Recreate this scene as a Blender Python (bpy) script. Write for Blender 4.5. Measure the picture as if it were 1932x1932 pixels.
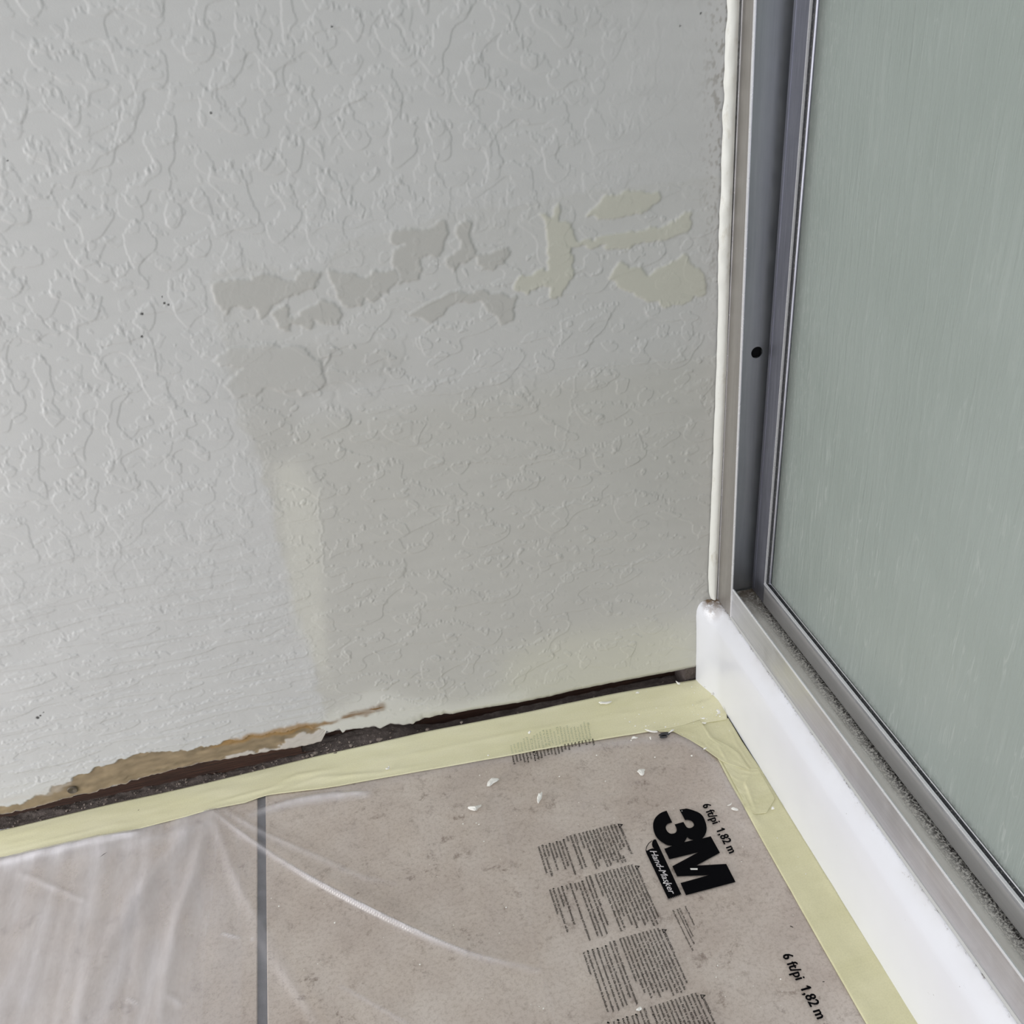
import bpy, bmesh, math, random
import numpy as np
from mathutils import Matrix, Vector
from mathutils.geometry import tessellate_polygon

# ------------------------------------------------------------------ scene, camera, world, lights
for o in list(bpy.data.objects): bpy.data.objects.remove(o, do_unlink=True)
scn = bpy.context.scene
COL = scn.collection
S = 0.7                       # metres per layout unit (camera height is 1 unit)
R = np.array([[0.97266761, -0.22102845, -0.07116281], [-0.17324673, -0.48673369, -0.85619851], [0.15460689, 0.84512528, -0.51172255]])
FPX = 1829.27
CAM = np.array([-0.4612, -1.0665, 1.0])

cd = bpy.data.cameras.new('camera'); cam = bpy.data.objects.new('camera', cd); COL.objects.link(cam)
cd.sensor_width = 36; cd.lens = FPX / 1932 * 36; cd.clip_start = 0.01
M3 = Matrix([[R[0][i], -R[1][i], -R[2][i]] for i in range(3)])
cam.matrix_world = Matrix.Translation(Vector(CAM * S)) @ M3.to_4x4()
scn.camera = cam
scn.view_settings.view_transform = 'Standard'; scn.view_settings.look = 'None'
scn.view_settings.exposure = 0.07; scn.view_settings.gamma = 1; scn.view_settings.use_curve_mapping = False

w = bpy.data.worlds.new('world'); scn.world = w; w.use_nodes = True
bg = w.node_tree.nodes['Background']; bg.inputs[0].default_value = (0.93, 0.96, 1.0, 1); bg.inputs[1].default_value = 0.66

def area(name, loc, target, sx, sy, power, col):
    d = bpy.data.lights.new(name, 'AREA'); d.shape = 'RECTANGLE'; d.size = sx; d.size_y = sy; d.energy = power; d.color = col
    o = bpy.data.objects.new(name, d); COL.objects.link(o); o.location = loc
    o.rotation_euler = (Vector(target) - Vector(loc)).to_track_quat('-Z', 'Y').to_euler(); return o
area('window_light', (-2.0, -0.75, 0.32), (-0.45, 0.0, 0.04), 1.0, 0.7, 23, (1.0, 0.99, 0.975))
area('top_fill_light', (-0.25, -0.85, 2.35), (-0.2, -0.6, 0.0), 0.9, 0.9, 4.5, (1.0, 1.0, 1.0))  # added fill lamp overhead, brightens the curb's top edge
area('shower_fill_light', (0.75, -0.8, 2.3), (0.55, -0.5, 0.3), 0.7, 0.7, 11, (0.95, 1.0, 0.98))  # added lamp inside the shower, brightens the glass

rng = np.random.default_rng(7); random.seed(7)

# ------------------------------------------------------------------ helpers
def ray(u, v): return R.T @ np.array([(u - 966) / FPX, (v - 966) / FPX, 1.0])
def onplane(u, v, ax, val):
    d = ray(u, v); t = (val - CAM[ax]) / d[ax]; return CAM + t * d
def fl(u, v, z=0.0): p = onplane(u, v, 2, z); return (p[0], p[1])       # photo point to the floor plane
def wl(u, v, y=0.0): p = onplane(u, v, 1, y); return (p[0], p[2])       # photo point to the wall plane

def obj(name, V, F, mat, parent=None, smooth=False, label=None, cat=None, group=None, kind=None, org=(0, 0, 0)):
    V = np.asarray(V, float) * S; og = np.asarray(org, float) * S
    me = bpy.data.meshes.new(name); me.from_pydata((V - og).tolist(), [], F)
    if smooth: me.polygons.foreach_set('use_smooth', [True] * len(me.polygons))
    me.materials.append(mat); me.update()
    o = bpy.data.objects.new(name, me); COL.objects.link(o); o.location = og
    if parent is not None: o.parent = parent; o.matrix_parent_inverse = Matrix.Translation(-parent.location)
    tag(o, label, cat, group, kind); return o
def tag(o, label=None, cat=None, group=None, kind=None):
    if label: o['label'] = label
    if cat: o['category'] = cat
    if group: o['group'] = group
    if kind: o['kind'] = kind
def empty(name, loc, label, cat, group=None, kind=None):
    o = bpy.data.objects.new(name, None); COL.objects.link(o); o.location = Vector(loc) * S; o.empty_display_size = .02
    tag(o, label, cat, group, kind); return o
def boxm(x0, x1, y0, y1, z0, z1):
    V = [(x, y, z) for x in (x0, x1) for y in (y0, y1) for z in (z0, z1)]
    F = [(0, 1, 3, 2), (4, 6, 7, 5), (0, 4, 5, 1), (2, 3, 7, 6), (0, 2, 6, 4), (1, 5, 7, 3)]
    return V, F
def bevel(o, wd, seg=2):
    m = o.modifiers.new('bevel', 'BEVEL'); m.width = wd * S; m.segments = seg; m.limit_method = 'ANGLE'
    for p in o.data.polygons: p.use_smooth = True
    n = o.modifiers.new('wn', 'WEIGHTED_NORMAL'); n.keep_sharp = True
def gridfaces(nx, ny):
    i = np.arange(nx * ny).reshape(ny, nx)
    return np.stack([i[:-1, :-1], i[:-1, 1:], i[1:, 1:], i[1:, :-1]], -1).reshape(-1, 4)
def gridobj(name, V, nx, ny, mat, **k):
    """large grid, fast path"""
    V = np.asarray(V, float).reshape(-1, 3) * S; F = gridfaces(nx, ny)
    if k.pop('flip', False): F = F[:, ::-1]
    me = bpy.data.meshes.new(name); me.vertices.add(len(V)); me.vertices.foreach_set('co', V.ravel())
    me.loops.add(F.size); me.loops.foreach_set('vertex_index', F.ravel().astype(np.int32))
    me.polygons.add(len(F)); me.polygons.foreach_set('loop_start', (np.arange(len(F)) * 4).astype(np.int32))
    me.polygons.foreach_set('loop_total', np.full(len(F), 4, np.int32)); me.polygons.foreach_set('use_smooth', np.ones(len(F), bool))
    me.materials.append(mat); me.update(calc_edges=True); me.validate()
    o = bpy.data.objects.new(name, me); COL.objects.link(o)
    p = k.pop('parent', None)
    if p is not None: o.parent = p; o.matrix_parent_inverse = Matrix.Translation(-p.location)
    tag(o, **k); return o
def vcol(o, name, rgb):
    a = o.data.color_attributes.new(name, 'FLOAT_COLOR', 'POINT')
    rgba = np.ones((len(o.data.vertices), 4), np.float32); rgba[:, :3] = rgb.reshape(-1, 3); a.data.foreach_set('color', rgba.ravel())
def vflt(o, name, v):
    a = o.data.attributes.new(name, 'FLOAT', 'POINT'); a.data.foreach_set('value', v.ravel().astype(np.float32))
def srgb(r, g, b):
    f = lambda c: (c / 255 / 12.92) if c / 255 <= .04045 else ((c / 255 + .055) / 1.055) ** 2.4
    return (f(r), f(g), f(b))
def sstep(a, b, x): t = np.clip((x - a) / (b - a), 0, 1); return t * t * (3 - 2 * t)
def snoise(ny, nx, dz, dx, lz, lx, seed, band=True):
    """filtered noise on a grid: lz, lx feature lengths"""
    r = np.random.default_rng(seed); n = r.normal(size=(ny, nx)); f = np.fft.rfft2(n)
    ky = np.fft.fftfreq(ny, dz)[:, None] * lz; kx = np.fft.rfftfreq(nx, dx)[None, :] * lx
    k = np.sqrt(ky ** 2 + kx ** 2); g = np.exp(-(k * 1.1) ** 2)
    if band: g = g * (1 - np.exp(-(k * 1.8) ** 2))
    o = np.fft.irfft2(f * g, s=(ny, nx)); return (o - o.mean()) / o.std()
def blur(a, sg):
    ky = np.fft.fftfreq(a.shape[0])[:, None]; kx = np.fft.rfftfreq(a.shape[1])[None, :]
    return np.fft.irfft2(np.fft.rfft2(a) * np.exp(-2 * (math.pi * sg) ** 2 * (ky ** 2 + kx ** 2)), s=a.shape)
def inpoly(X, Z, P):
    P = np.asarray(P); c = np.zeros(X.shape, bool)
    bb = (X > P[:, 0].min()) & (X < P[:, 0].max()) & (Z > P[:, 1].min()) & (Z < P[:, 1].max())
    x = X[bb]; z = Z[bb]; r = np.zeros(x.shape, bool)
    for i in range(len(P)):
        x0, z0 = P[i]; x1, z1 = P[i - 1]
        if z0 == z1: continue
        r ^= ((z0 > z) != (z1 > z)) & (x < (x1 - x0) * (z - z0) / (z1 - z0) + x0)
    c[bb] = r; return c
def segdist(X, Y, P):
    """distance to a polyline and position along it 0..1"""
    best = np.full(X.shape, 9.0); par = np.zeros(X.shape); P = [np.array(p) for p in P]
    L = [np.linalg.norm(P[i + 1] - P[i]) for i in range(len(P) - 1)]; T = sum(L); acc = 0
    for i in range(len(P) - 1):
        a, b = P[i], P[i + 1]; d = b - a; t = np.clip(((X - a[0]) * d[0] + (Y - a[1]) * d[1]) / (d @ d), 0, 1)
        q = np.hypot(X - a[0] - t * d[0], Y - a[1] - t * d[1]); m = q < best
        best[m] = q[m]; par[m] = (acc + t * L[i])[m] / T; acc += L[i]
    return best, par
def smoothline(P, n=6):
    P = [np.array(p, float) for p in P]; Q = [P[0] * 2 - P[1]] + P + [P[-1] * 2 - P[-2]]; o = []
    for i in range(1, len(Q) - 2):
        for k in range(n):
            t = k / n; a, b, c, d = Q[i - 1:i + 3]
            o.append(.5 * (2 * b + (c - a) * t + (2 * a - 5 * b + 4 * c - d) * t * t + (3 * b - a - 3 * c + d) * t ** 3))
    return o + [P[-1]]
def resample(P, n):
    P = np.array(P, float); d = np.r_[0, np.cumsum(np.hypot(*np.diff(P, axis=0).T))]; t = np.linspace(0, d[-1], n)
    return np.stack([np.interp(t, d, P[:, 0]), np.interp(t, d, P[:, 1])], 1)

# ------------------------------------------------------------------ materials
def mat(name, col=(.5, .5, .5), rough=.5, metal=0.0, spec=.5):
    m = bpy.data.materials.new(name); m.use_nodes = True; b = m.node_tree.nodes['Principled BSDF']
    b.inputs['Base Color'].default_value = (*col, 1); b.inputs['Roughness'].default_value = rough
    b.inputs['Metallic'].default_value = metal; b.inputs['Specular IOR Level'].default_value = spec
    return m
class N:
    def __init__(s, m): s.t = m.node_tree; s.b = s.t.nodes.get('Principled BSDF'); s.out = s.t.nodes['Material Output']
    def n(s, ty, **k):
        x = s.t.nodes.new(ty)
        for a, v in k.items():
            if a in ('i',):
                for kk, vv in v.items(): x.inputs[kk].default_value = vv
            else: setattr(x, a, v)
        return x
    def l(s, a, b): s.t.links.new(a, b)
    def noise(s, scale, detail=4, rough=.6, sc=(1, 1, 1), dist=0):
        tc = s.n('ShaderNodeTexCoord'); mp = s.n('ShaderNodeMapping'); mp.inputs['Scale'].default_value = sc
        s.l(tc.outputs['Object'], mp.inputs[0]); x = s.n('ShaderNodeTexNoise', i={'Scale': scale, 'Detail': detail, 'Roughness': rough, 'Distortion': dist})
        s.l(mp.outputs[0], x.inputs['Vector']); return x.outputs['Fac']
    def ramp(s, fac, stops, interp='LINEAR'):
        r = s.n('ShaderNodeValToRGB'); r.color_ramp.interpolation = interp; e = r.color_ramp.elements
        while len(e) < len(stops): e.new(.5)
        for k, (p, c) in enumerate(stops):
            e[k].position = p; e[k].color = (*c, 1) if len(c) == 3 else c
        s.l(fac, r.inputs[0]); return r.outputs[0]
    def mix(s, fac, a, b, mode='MIX'):
        x = s.n('ShaderNodeMix', data_type='RGBA', blend_type=mode)
        for sock, v in ((x.inputs[0], fac), (x.inputs[6], a), (x.inputs[7], b)):
            if hasattr(v, 'is_output'): s.l(v, sock)
            else: sock.default_value = v if isinstance(v, float) else (*v, 1)
        return x.outputs[2]
    def math(s, op, a, b=0.0):
        x = s.n('ShaderNodeMath', operation=op)
        for sock, v in ((x.inputs[0], a), (x.inputs[1], b)):
            if hasattr(v, 'is_output'): s.l(v, sock)
            else: sock.default_value = v
        return x.outputs[0]
    def mrange(s, v, a, b, c=0.0, d=1.0):
        x = s.n('ShaderNodeMapRange', i={1: a, 2: b, 3: c, 4: d}); s.l(v, x.inputs[0]); return x.outputs[0]
    def xyz(s):
        tc = s.n('ShaderNodeTexCoord'); x = s.n('ShaderNodeSeparateXYZ'); s.l(tc.outputs['Object'], x.inputs[0]); return x.outputs
    def bump(s, h, st, dist=.001):
        x = s.n('ShaderNodeBump', i={'Strength': st, 'Distance': dist}); s.l(h, x.inputs['Height']); s.l(x.outputs[0], s.b.inputs['Normal'])
    def col(s, c): s.l(c, s.b.inputs['Base Color'])
    def attr(s, a): x = s.n('ShaderNodeAttribute', attribute_name=a); return x

# painted wall: colour comes from the paint map carried by the mesh
m_wall = mat('wall_paint', rough=.42, spec=.4); k = N(m_wall); a = k.attr('paint')
k.col(a.outputs['Color']); ar = k.attr('sheen'); k.l(ar.outputs['Fac'], k.b.inputs['Roughness'])
k.bump(k.noise(900, 3), .12, .0004)
m_wallplain = mat('wall_paint_plain', srgb(193, 193, 192), .48)
k = N(m_wallplain); k.bump(k.noise(35, 5, .7), .5, .002)
# shower wall
m_shower = mat('shower_surround', srgb(225, 228, 226), .25)
# tile
m_tile = mat('tile_ceramic', rough=.42, spec=.35); k = N(m_tile)
c1 = k.ramp(k.noise(9, 6, .7), [(.30, srgb(186, 171, 160)), (.50, srgb(203, 190, 179)), (.68, srgb(214, 203, 193))])
c2 = k.ramp(k.noise(70, 6, .8, dist=.25), [(.33, srgb(150, 132, 120)), (.46, (1, 1, 1)), (1, (1, 1, 1))])
c3 = k.ramp(k.noise(300, 6, .85), [(.30, srgb(205, 197, 190)), (.52, (1, 1, 1)), (.8, (1, 1, 1))])
msk = k.ramp(k.noise(16, 3), [(.42, (.12, .12, .12)), (.62, (.8, .8, .8))])
x = k.mix(.9, k.mix(msk, c1, k.mix(1.0, c1, c2, 'MULTIPLY')), c3, 'MULTIPLY'); k.col(x); k.bump(k.noise(150, 4), .15, .0006)
m_grout = mat('grout', rough=.9); k = N(m_grout)
k.col(k.ramp(k.noise(60, 5), [(.3, srgb(88, 88, 93)), (.7, srgb(118, 118, 124))])); k.bump(k.noise(500), .4, .0006)
m_conc = mat('concrete_slab', rough=.95); k = N(m_conc)
k.col(k.ramp(k.noise(45, 6, .75), [(.25, srgb(60, 52, 49)), (.55, srgb(100, 90, 86)), (.75, srgb(132, 122, 117))])); k.bump(k.noise(260, 6), .9, .002)
m_wood = mat('plate_wood', rough=.8); k = N(m_wood)
k.col(k.ramp(k.noise(30, 5, .6, (1, 30, 30)), [(.3, srgb(34, 20, 14)), (.7, srgb(78, 50, 38))])); k.bump(k.noise(60, 4, .6, (1, 20, 20)), .5, .001)
m_gyp = mat('gypsum', srgb(205, 200, 195), .9); k = N(m_gyp); k.bump(k.noise(300), .6, .001)
m_rubble = mat('rubble', rough=.95); k = N(m_rubble); k.col(k.ramp(k.noise(120, 3), [(.3, srgb(84, 72, 66)), (.7, srgb(150, 138, 130))]))
# masking tape
def tapemat(name, a, b):
    m = mat(name, rough=.55, spec=.3); k = N(m)
    c = k.ramp(k.noise(14, 4, .6, (1, 3, 1)), [(.3, a), (.7, b)])
    c = k.mix(.5, c, k.ramp(k.noise(700, 3), [(.3, (.86, .86, .84)), (.6, (1, 1, 1))]), 'MULTIPLY'); k.col(c)
    k.b.inputs['Subsurface Weight'].default_value = 0.0
    k.bump(k.noise(800, 2), .15, .0003); return m
m_tapeA = tapemat('masking_tape_paper', srgb(236, 231, 192), srgb(242, 237, 204))
m_tapeB = tapemat('masking_tape_paper_two', srgb(217, 212, 172), srgb(226, 221, 184))
# film
m_film = bpy.data.materials.new('masking_film'); m_film.use_nodes = True; k = N(m_film)
tr = k.n('ShaderNodeBsdfTransparent'); df = k.n('ShaderNodeBsdfDiffuse', i={'Color': (*srgb(232, 228, 232), 1)})
gl = k.n('ShaderNodeBsdfGlossy', i={'Roughness': .22, 'Color': (1, 1, 1, 1)})
hz = k.attr('haze'); nz = k.noise(26, 4, .6, (2.2, .7, 1))
hf = k.math('MULTIPLY', hz.outputs['Fac'], k.mrange(nz, .3, .7, .75, 1.25))
m1 = k.n('ShaderNodeMixShader'); k.l(hf, m1.inputs[0]); k.l(tr.outputs[0], m1.inputs[1]); k.l(df.outputs[0], m1.inputs[2])
fr = k.n('ShaderNodeFresnel', i={'IOR': 1.45}); m2 = k.n('ShaderNodeMixShader')
geo = k.n('ShaderNodeNewGeometry'); bf = geo.outputs['Backfacing']
ff = k.math('ADD', k.math('MULTIPLY', fr.outputs[0], k.math('SUBTRACT', 1.0, bf)), k.math('MULTIPLY', bf, .06)); k.l(ff, m2.inputs[0]); k.l(m1.outputs[0], m2.inputs[1]); k.l(gl.outputs[0], m2.inputs[2])
bp = k.n('ShaderNodeBump', i={'Strength': .25, 'Distance': .002}); k.l(k.noise(60, 3, .5, (1, .4, 1)), bp.inputs['Height'])
for q in (gl, fr, df): k.l(bp.outputs[0], q.inputs['Normal'])
k.l(m2.outputs[0], k.out.inputs[0])
m_ink = mat('black_ink', (.003, .003, .004), .7, spec=.04)
m_inkfaint = mat('black_ink_blurred', (.05, .05, .055), .6)
m_whiteprint = mat('unprinted_white', srgb(205, 200, 202), .4)
# curb: white gel coat with grime where the track stands
m_curb = mat('curb_gelcoat', rough=.28, spec=.5); k = N(m_curb)
X = k.xyz()
base = k.ramp(k.noise(5, 4, .6), [(.3, srgb(222, 223, 229)), (.7, srgb(230, 231, 237))])
near = k.mrange(X[0], .0125 * S, .0265 * S)          # grime grows towards the track
nearz = k.mrange(X[2], .128 * S, .140 * S)
spk = k.math('ADD', k.noise(260, 6, .85, (1, .6, 1)), k.math('MULTIPLY', near, .22))
gr = k.math('MULTIPLY', k.mrange(spk, .70, .80), k.math('MULTIPLY', near, nearz))
film = k.math('MULTIPLY', k.math('MULTIPLY', near, nearz), k.mrange(k.noise(26, 4), .35, .65, .0, .35))
c = k.mix(film, base, srgb(176, 168, 156)); c = k.mix(gr, c, srgb(92, 78, 66))
crn = k.math('MULTIPLY', k.mrange(X[1], -.040 * S, -.006 * S), k.math('MULTIPLY', nearz, k.mrange(X[0], -.002 * S, .009 * S))); crn = k.math('MULTIPLY', crn, k.mrange(k.noise(170, 5, .8), .36, .52))
c = k.mix(crn, c, srgb(120, 98, 76))
fs = k.mrange(k.noise(200, 3), .76, .8, 0, .7); c = k.mix(fs, c, srgb(90, 84, 82)); k.col(c)
k.l(k.mrange(gr, 0, 1, .26, .8), k.b.inputs['Roughness'])
m_bead = mat('grey_sealant', srgb(188, 188, 186), .5)
m_caulk = mat('silicone_caulk', rough=.45); k = N(m_caulk)
k.col(k.mix(k.mrange(k.noise(90, 5, .7, (1, 1, .4)), .56, .75, 0, .8), srgb(226, 226, 220), srgb(190, 184, 168))); k.bump(k.noise(60, 3), .4, .002)
# metals
def metal(name, c0, c1, rough, streak, sc=(30, 1, 30)):
    m = mat(name, rough=rough, metal=.82, spec=.5); k = N(m)
    c = k.ramp(k.noise(12, 5, .6, sc), [(.3, c0), (.7, c1)])
    wsp = k.mrange(k.noise(240, 4, .7), .6, .75, 0, streak); k.col(k.mix(wsp, c, srgb(190, 192, 196)))
    k.l(k.mrange(k.noise(70, 4), .3, .7, rough - .06, rough + .1), k.b.inputs['Roughness']); return m
m_alu = metal('anodised_aluminium', srgb(208, 208, 213), srgb(222, 222, 226), .36, .12)
m_lip = metal('bright_aluminium_edge', srgb(222, 222, 225), srgb(232, 232, 235), .22, .0); m_lip.node_tree.nodes['Principled BSDF'].inputs['Metallic'].default_value = .35
m_jamb = metal('dull_aluminium', srgb(172, 168, 164), srgb(182, 178, 174), .4, .1, (30, 30, 1))
m_plate = metal('blue_grey_aluminium', srgb(172, 175, 180), srgb(186, 189, 192), .42, .1, (20, 20, 1))
m_stile = metal('stained_aluminium', srgb(156, 157, 170), srgb(184, 185, 196), .38, .55, (60, 60, 2))
m_rail = metal('rail_aluminium', srgb(206, 204, 204), srgb(216, 214, 214), .36, .05); m_rail.node_tree.nodes['Principled BSDF'].inputs['Metallic'].default_value = .5
m_chan = mat('dusty_channel', rough=.6, metal=.1); k = N(m_chan); X = k.xyz()
c = k.ramp(k.noise(30, 5, .6, (8, 1, 1)), [(.3, srgb(222, 218, 210)), (.7, srgb(238, 235, 228))])
dark = k.math('MULTIPLY', k.mrange(X[0], .055 * S, .069 * S), k.mrange(k.noise(600, 4, .8), .42, .55))  # shade next to the door, put into the colour as speckled dark
c = k.mix(dark, c, srgb(58, 54, 52))
lim = k.math('MULTIPLY', k.mrange(k.noise(420, 4, .8), .52, .62), k.mrange(X[1], -.42 * S, -.05 * S)); lim = k.math('MULTIPLY', lim, k.mrange(X[0], .045 * S, .058 * S, .05, .8))
c = k.mix(lim, c, srgb(214, 208, 198))
br = k.math('MULTIPLY', k.mrange(X[1], -.09 * S, -.012 * S), k.mrange(k.noise(120, 5, .8), .3, .55)); c = k.mix(br, c, srgb(98, 82, 66))
c = k.mix(k.mrange(k.noise(330, 3, .6), .72, .76), c, srgb(40, 36, 34)); k.col(c)
m_gasket = mat('rubber_gasket', srgb(34, 36, 40), .5); k = N(m_gasket)
k.col(k.mix(k.mrange(k.noise(500, 4, .8), .56, .68, 0, .5), srgb(30, 32, 36), srgb(140, 140, 134)))
# obscure rain glass
m_glass = mat('rain_glass', rough=.3); k = N(m_glass); X = k.xyz()
k.b.inputs['Transmission Weight'].default_value = .45; k.b.inputs['IOR'].default_value = 1.45; k.b.inputs['Roughness'].default_value = .33
rip = k.noise(150, 3, .55, (1, 1, .10), .6); rip2 = k.noise(420, 3, .6, (1, 1, .12))
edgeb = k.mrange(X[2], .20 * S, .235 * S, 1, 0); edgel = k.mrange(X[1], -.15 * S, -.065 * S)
c = k.ramp(k.noise(4, 3), [(.3, srgb(178, 188, 182)), (.7, srgb(190, 199, 194))])
rl = k.math('ABSOLUTE', k.math('SUBTRACT', k.noise(120, 2, .5, (1, 1, .11), .45), .5)); ln_ = k.math('MULTIPLY', k.mrange(rl, .0, .018, 1, 0), k.mrange(k.noise(45, 2, .5, (1, 1, .6)), .46, .60, 0, .5))
ln_ = k.math('MULTIPLY', ln_, k.mrange(X[2], .30 * S, .75 * S, 1, .30)); st = k.math('MULTIPLY', k.mrange(rip, .54, .72, 0, .15), 1.0); c = k.mix(st, c, srgb(218, 224, 220)); c = k.mix(ln_, c, srgb(228, 233, 229))  # ripple highlights painted into the colour as pale vertical streaks
wsp = k.math('MULTIPLY', k.mrange(k.noise(330, 4, .8, (1, 1, .35)), .52, .66), k.math('MULTIPLY', k.math('ADD', edgel, k.math('MULTIPLY', edgeb, .8)), .55))
c = k.mix(wsp, c, srgb(226, 230, 226))
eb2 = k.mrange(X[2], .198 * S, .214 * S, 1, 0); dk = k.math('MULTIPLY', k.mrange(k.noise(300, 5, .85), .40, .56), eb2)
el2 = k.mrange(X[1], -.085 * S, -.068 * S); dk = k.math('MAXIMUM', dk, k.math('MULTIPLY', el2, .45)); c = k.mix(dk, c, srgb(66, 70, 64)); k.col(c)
k.bump(k.math('ADD', rip, k.math('MULTIPLY', rip2, .4)), .55, .0016)
m_hole = mat('hole_dark', (.004, .004, .005), .9)
m_screw = mat('screw_metal', srgb(96, 88, 78), .55, .6)
m_chip = mat('white_plaster', srgb(240, 238, 232), .8); k = N(m_chip); k.bump(k.noise(400), .5, .001)

# ------------------------------------------------------------------ wall_back
DX = .00118; X0, X1, Z1 = -1.22, .034, 1.07
nx = int((X1 - X0) / DX); nz_ = int(Z1 / DX)
xs = np.linspace(X0, X1, nx)
edge_px = [(0, 1538), (50, 1528), (110, 1511), (150, 1500), (175, 1497), (200, 1487), (230, 1480), (262, 1470), (330, 1452), (390, 1438), (440, 1430), (500, 1419), (560, 1410),
           (590, 1404), (606, 1398), (613, 1388), (616, 1379), (628, 1380), (640, 1375), (646, 1383), (652, 1377), (680, 1374), (700, 1371), (718, 1373), (728, 1369), (737, 1365), (772, 1368), (790, 1362), (800, 1359),
           (844, 1353), (856, 1355), (890, 1348), (927, 1342), (985, 1333), (1040, 1322), (1084, 1311), (1159, 1296), (1240, 1281), (1309, 1268)]
ep = np.array([wl(*p) for p in edge_px])
zb = np.interp(xs, ep[:, 0], ep[:, 1]); jt = snoise(4, nx, 1, DX, 1, .010, 3)[0]
zb = zb + jt * .0007 * np.where(xs < -.38, 1, .25)
zb[xs > .004] = .0094
t = np.linspace(0, 1, nz_)[:, None]
lf = np.polyfit(xs, zb, 1); zs_ = np.polyval(lf, xs); ZR = zs_[None, :] + (Z1 - zs_[None, :]) * t
ZZ = ZR + (zb - zs_)[None, :] * np.exp(-(ZR - zs_[None, :]) / .022) * (1 - t); XX = np.repeat(xs[None, :], nz_, 0)
args = (nz_, nx, DX, DX)
warpx = snoise(*args, .02, .02, 11) * .0016 + snoise(*args, .006, .006, 12) * .0005
warpz = snoise(*args, .02, .02, 13) * .0016 + snoise(*args, .006, .006, 14) * .0005
XW, ZW = XX + warpx, ZZ + warpz
def pm(P, off=(0, 0), sc=1.0, soft=.9, warp=True):
    q = [wl(off[0] + x * sc, off[1] + y * sc) for x, y in P]
    return blur(inpoly(XW if warp else XX, ZW if warp else ZZ, q).astype(float), soft)
# repaired patch
patch = pm([(395, 520), (470, 500), (600, 520), (640, 470), (740, 440), (860, 400), (960, 395), (1080, 370), (1240, 350), (1380, 330), (1420, 1400), (640, 1420), (600, 1300), (590, 1220), (560, 1150),
            (545, 1080), (520, 1010), (520, 960), (495, 900), (485, 840), (450, 800), (462, 740), (440, 700), (420, 640)], soft=2.0)
pin = blur(patch, 26)
# knockdown plateaus: smooth lower edges, ragged upper edges
def plate(lz, lx, seed, thr, rag, wdt=.10, lr=.004):
    n = snoise(*args, lz, lx, seed); n2 = blur(n, 3); g = np.gradient(n2, axis=0)
    up = np.clip(-g / (np.abs(g).std() * 1.3), 0, 1)
    r = snoise(*args, lr * 2.2, lr, seed + 50, False)
    return sstep(thr - wdt, thr + wdt, n + rag * up * r), n
P1, n1 = plate(.040, .034, 21, .38, .40, .045, .005); P1b, _ = plate(.028, .042, 121, .85, .4, .05, .005); P2, _ = plate(.017, .017, 22, 1.25, .3, .07)
P3, _ = plate(.0150, .11, 23, .25, .38, .07, .007); P4, _ = plate(.011, .040, 24, .85, .6, .10, .005)
P5, n5 = plate(.045, .085, 25, .35, .25, .035); P6, n6 = plate(.0115, .0135, 26, 1.55, .1, .10); P7, n7 = plate(.024, .036, 27, 1.15, .2, .05)
low = sstep(.54, .22, ZZ + .0 * XX) * (1 - pin)                     # streaky trowel rows near the bottom left
gen = (1 - pin) * (1 - low * .8)
calm = sstep(-.22, -.05, XX) * sstep(.60, .72, ZZ)                  # nearly smooth corner at top right
amp = .00049
H = amp * gen * (1 - .75 * calm) * (P1 + .75 * P1b + .6 * P2)
H += low * (.00058 * P3 + .00034 * P4)
band = sstep(.9, 1.5, np.abs(snoise(*args, .05, .12, 31)))          # clusters of small marks inside the patch
H += pin * (.00042 * P5 + .00046 * P6 * (.35 + band) + .0004 * P7)
rim = np.exp(-(n7 - 1.15) ** 2 / .008) * .00022 + np.exp(-(n5 - .35) ** 2 / .003) * .00022
H += pin * rim
H += snoise(*args, .12, .2, 41) * .00035 + snoise(*args, .006, .02, 42, False) * .000012 + snoise(*args, .02, .15, 43) * .00002
# blobs of paint copied from the place
K6 = dict(off=(300, 300), sc=.5435)
blobs = [
 [(185,445),(205,420),(240,415),(265,430),(330,402),(400,405),(470,420),(500,400),(530,385),(552,400),(550,425),(520,450),(470,470),(425,480),(420,500),(395,510),(385,540),(360,560),(330,520),(310,510),(270,515),(240,545),(215,520),(195,495),(180,465)],
 [(580,375),(620,395),(700,405),(760,395),(820,385),(825,425),(800,460),(760,465),(745,490),(720,470),(700,500),(665,520),(640,500),(620,480),(615,440),(590,410)],
 [(800,240),(860,250),(930,235),(1000,215),(1010,240),(985,310),(970,340),(915,345),(905,410),(870,430),(830,430),(820,380),(815,320),(850,300),(800,285)],
 [(1050,210),(1075,230),(1095,300),(1090,330),(1150,320),(1200,300),(1220,320),(1200,350),(1160,390),(1120,380),(1095,345),(1050,365),(1020,395),(995,370),(1000,335),(1040,310),(1030,260)],
 [(830,520),(870,540),(900,520),(960,480),(1060,455),(1140,455),(1190,470),(1235,465),(1240,510),(1225,560),(1190,570),(1160,540),(1110,500),(1040,495),(990,515),(940,570),(910,560),(880,550)],
 [(400,540),(440,510),(455,550),(500,530),(560,490),(610,500),(635,540),(625,575),(580,575),(540,560),(520,590),(480,570),(450,600),(410,575)],
 [(190,700),(240,660),(330,640),(480,650),(560,700),(585,760),(560,800),(490,825),(470,790),(420,810),(380,790),(330,820),(260,825),(235,790),(290,715),(220,720)]]
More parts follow.
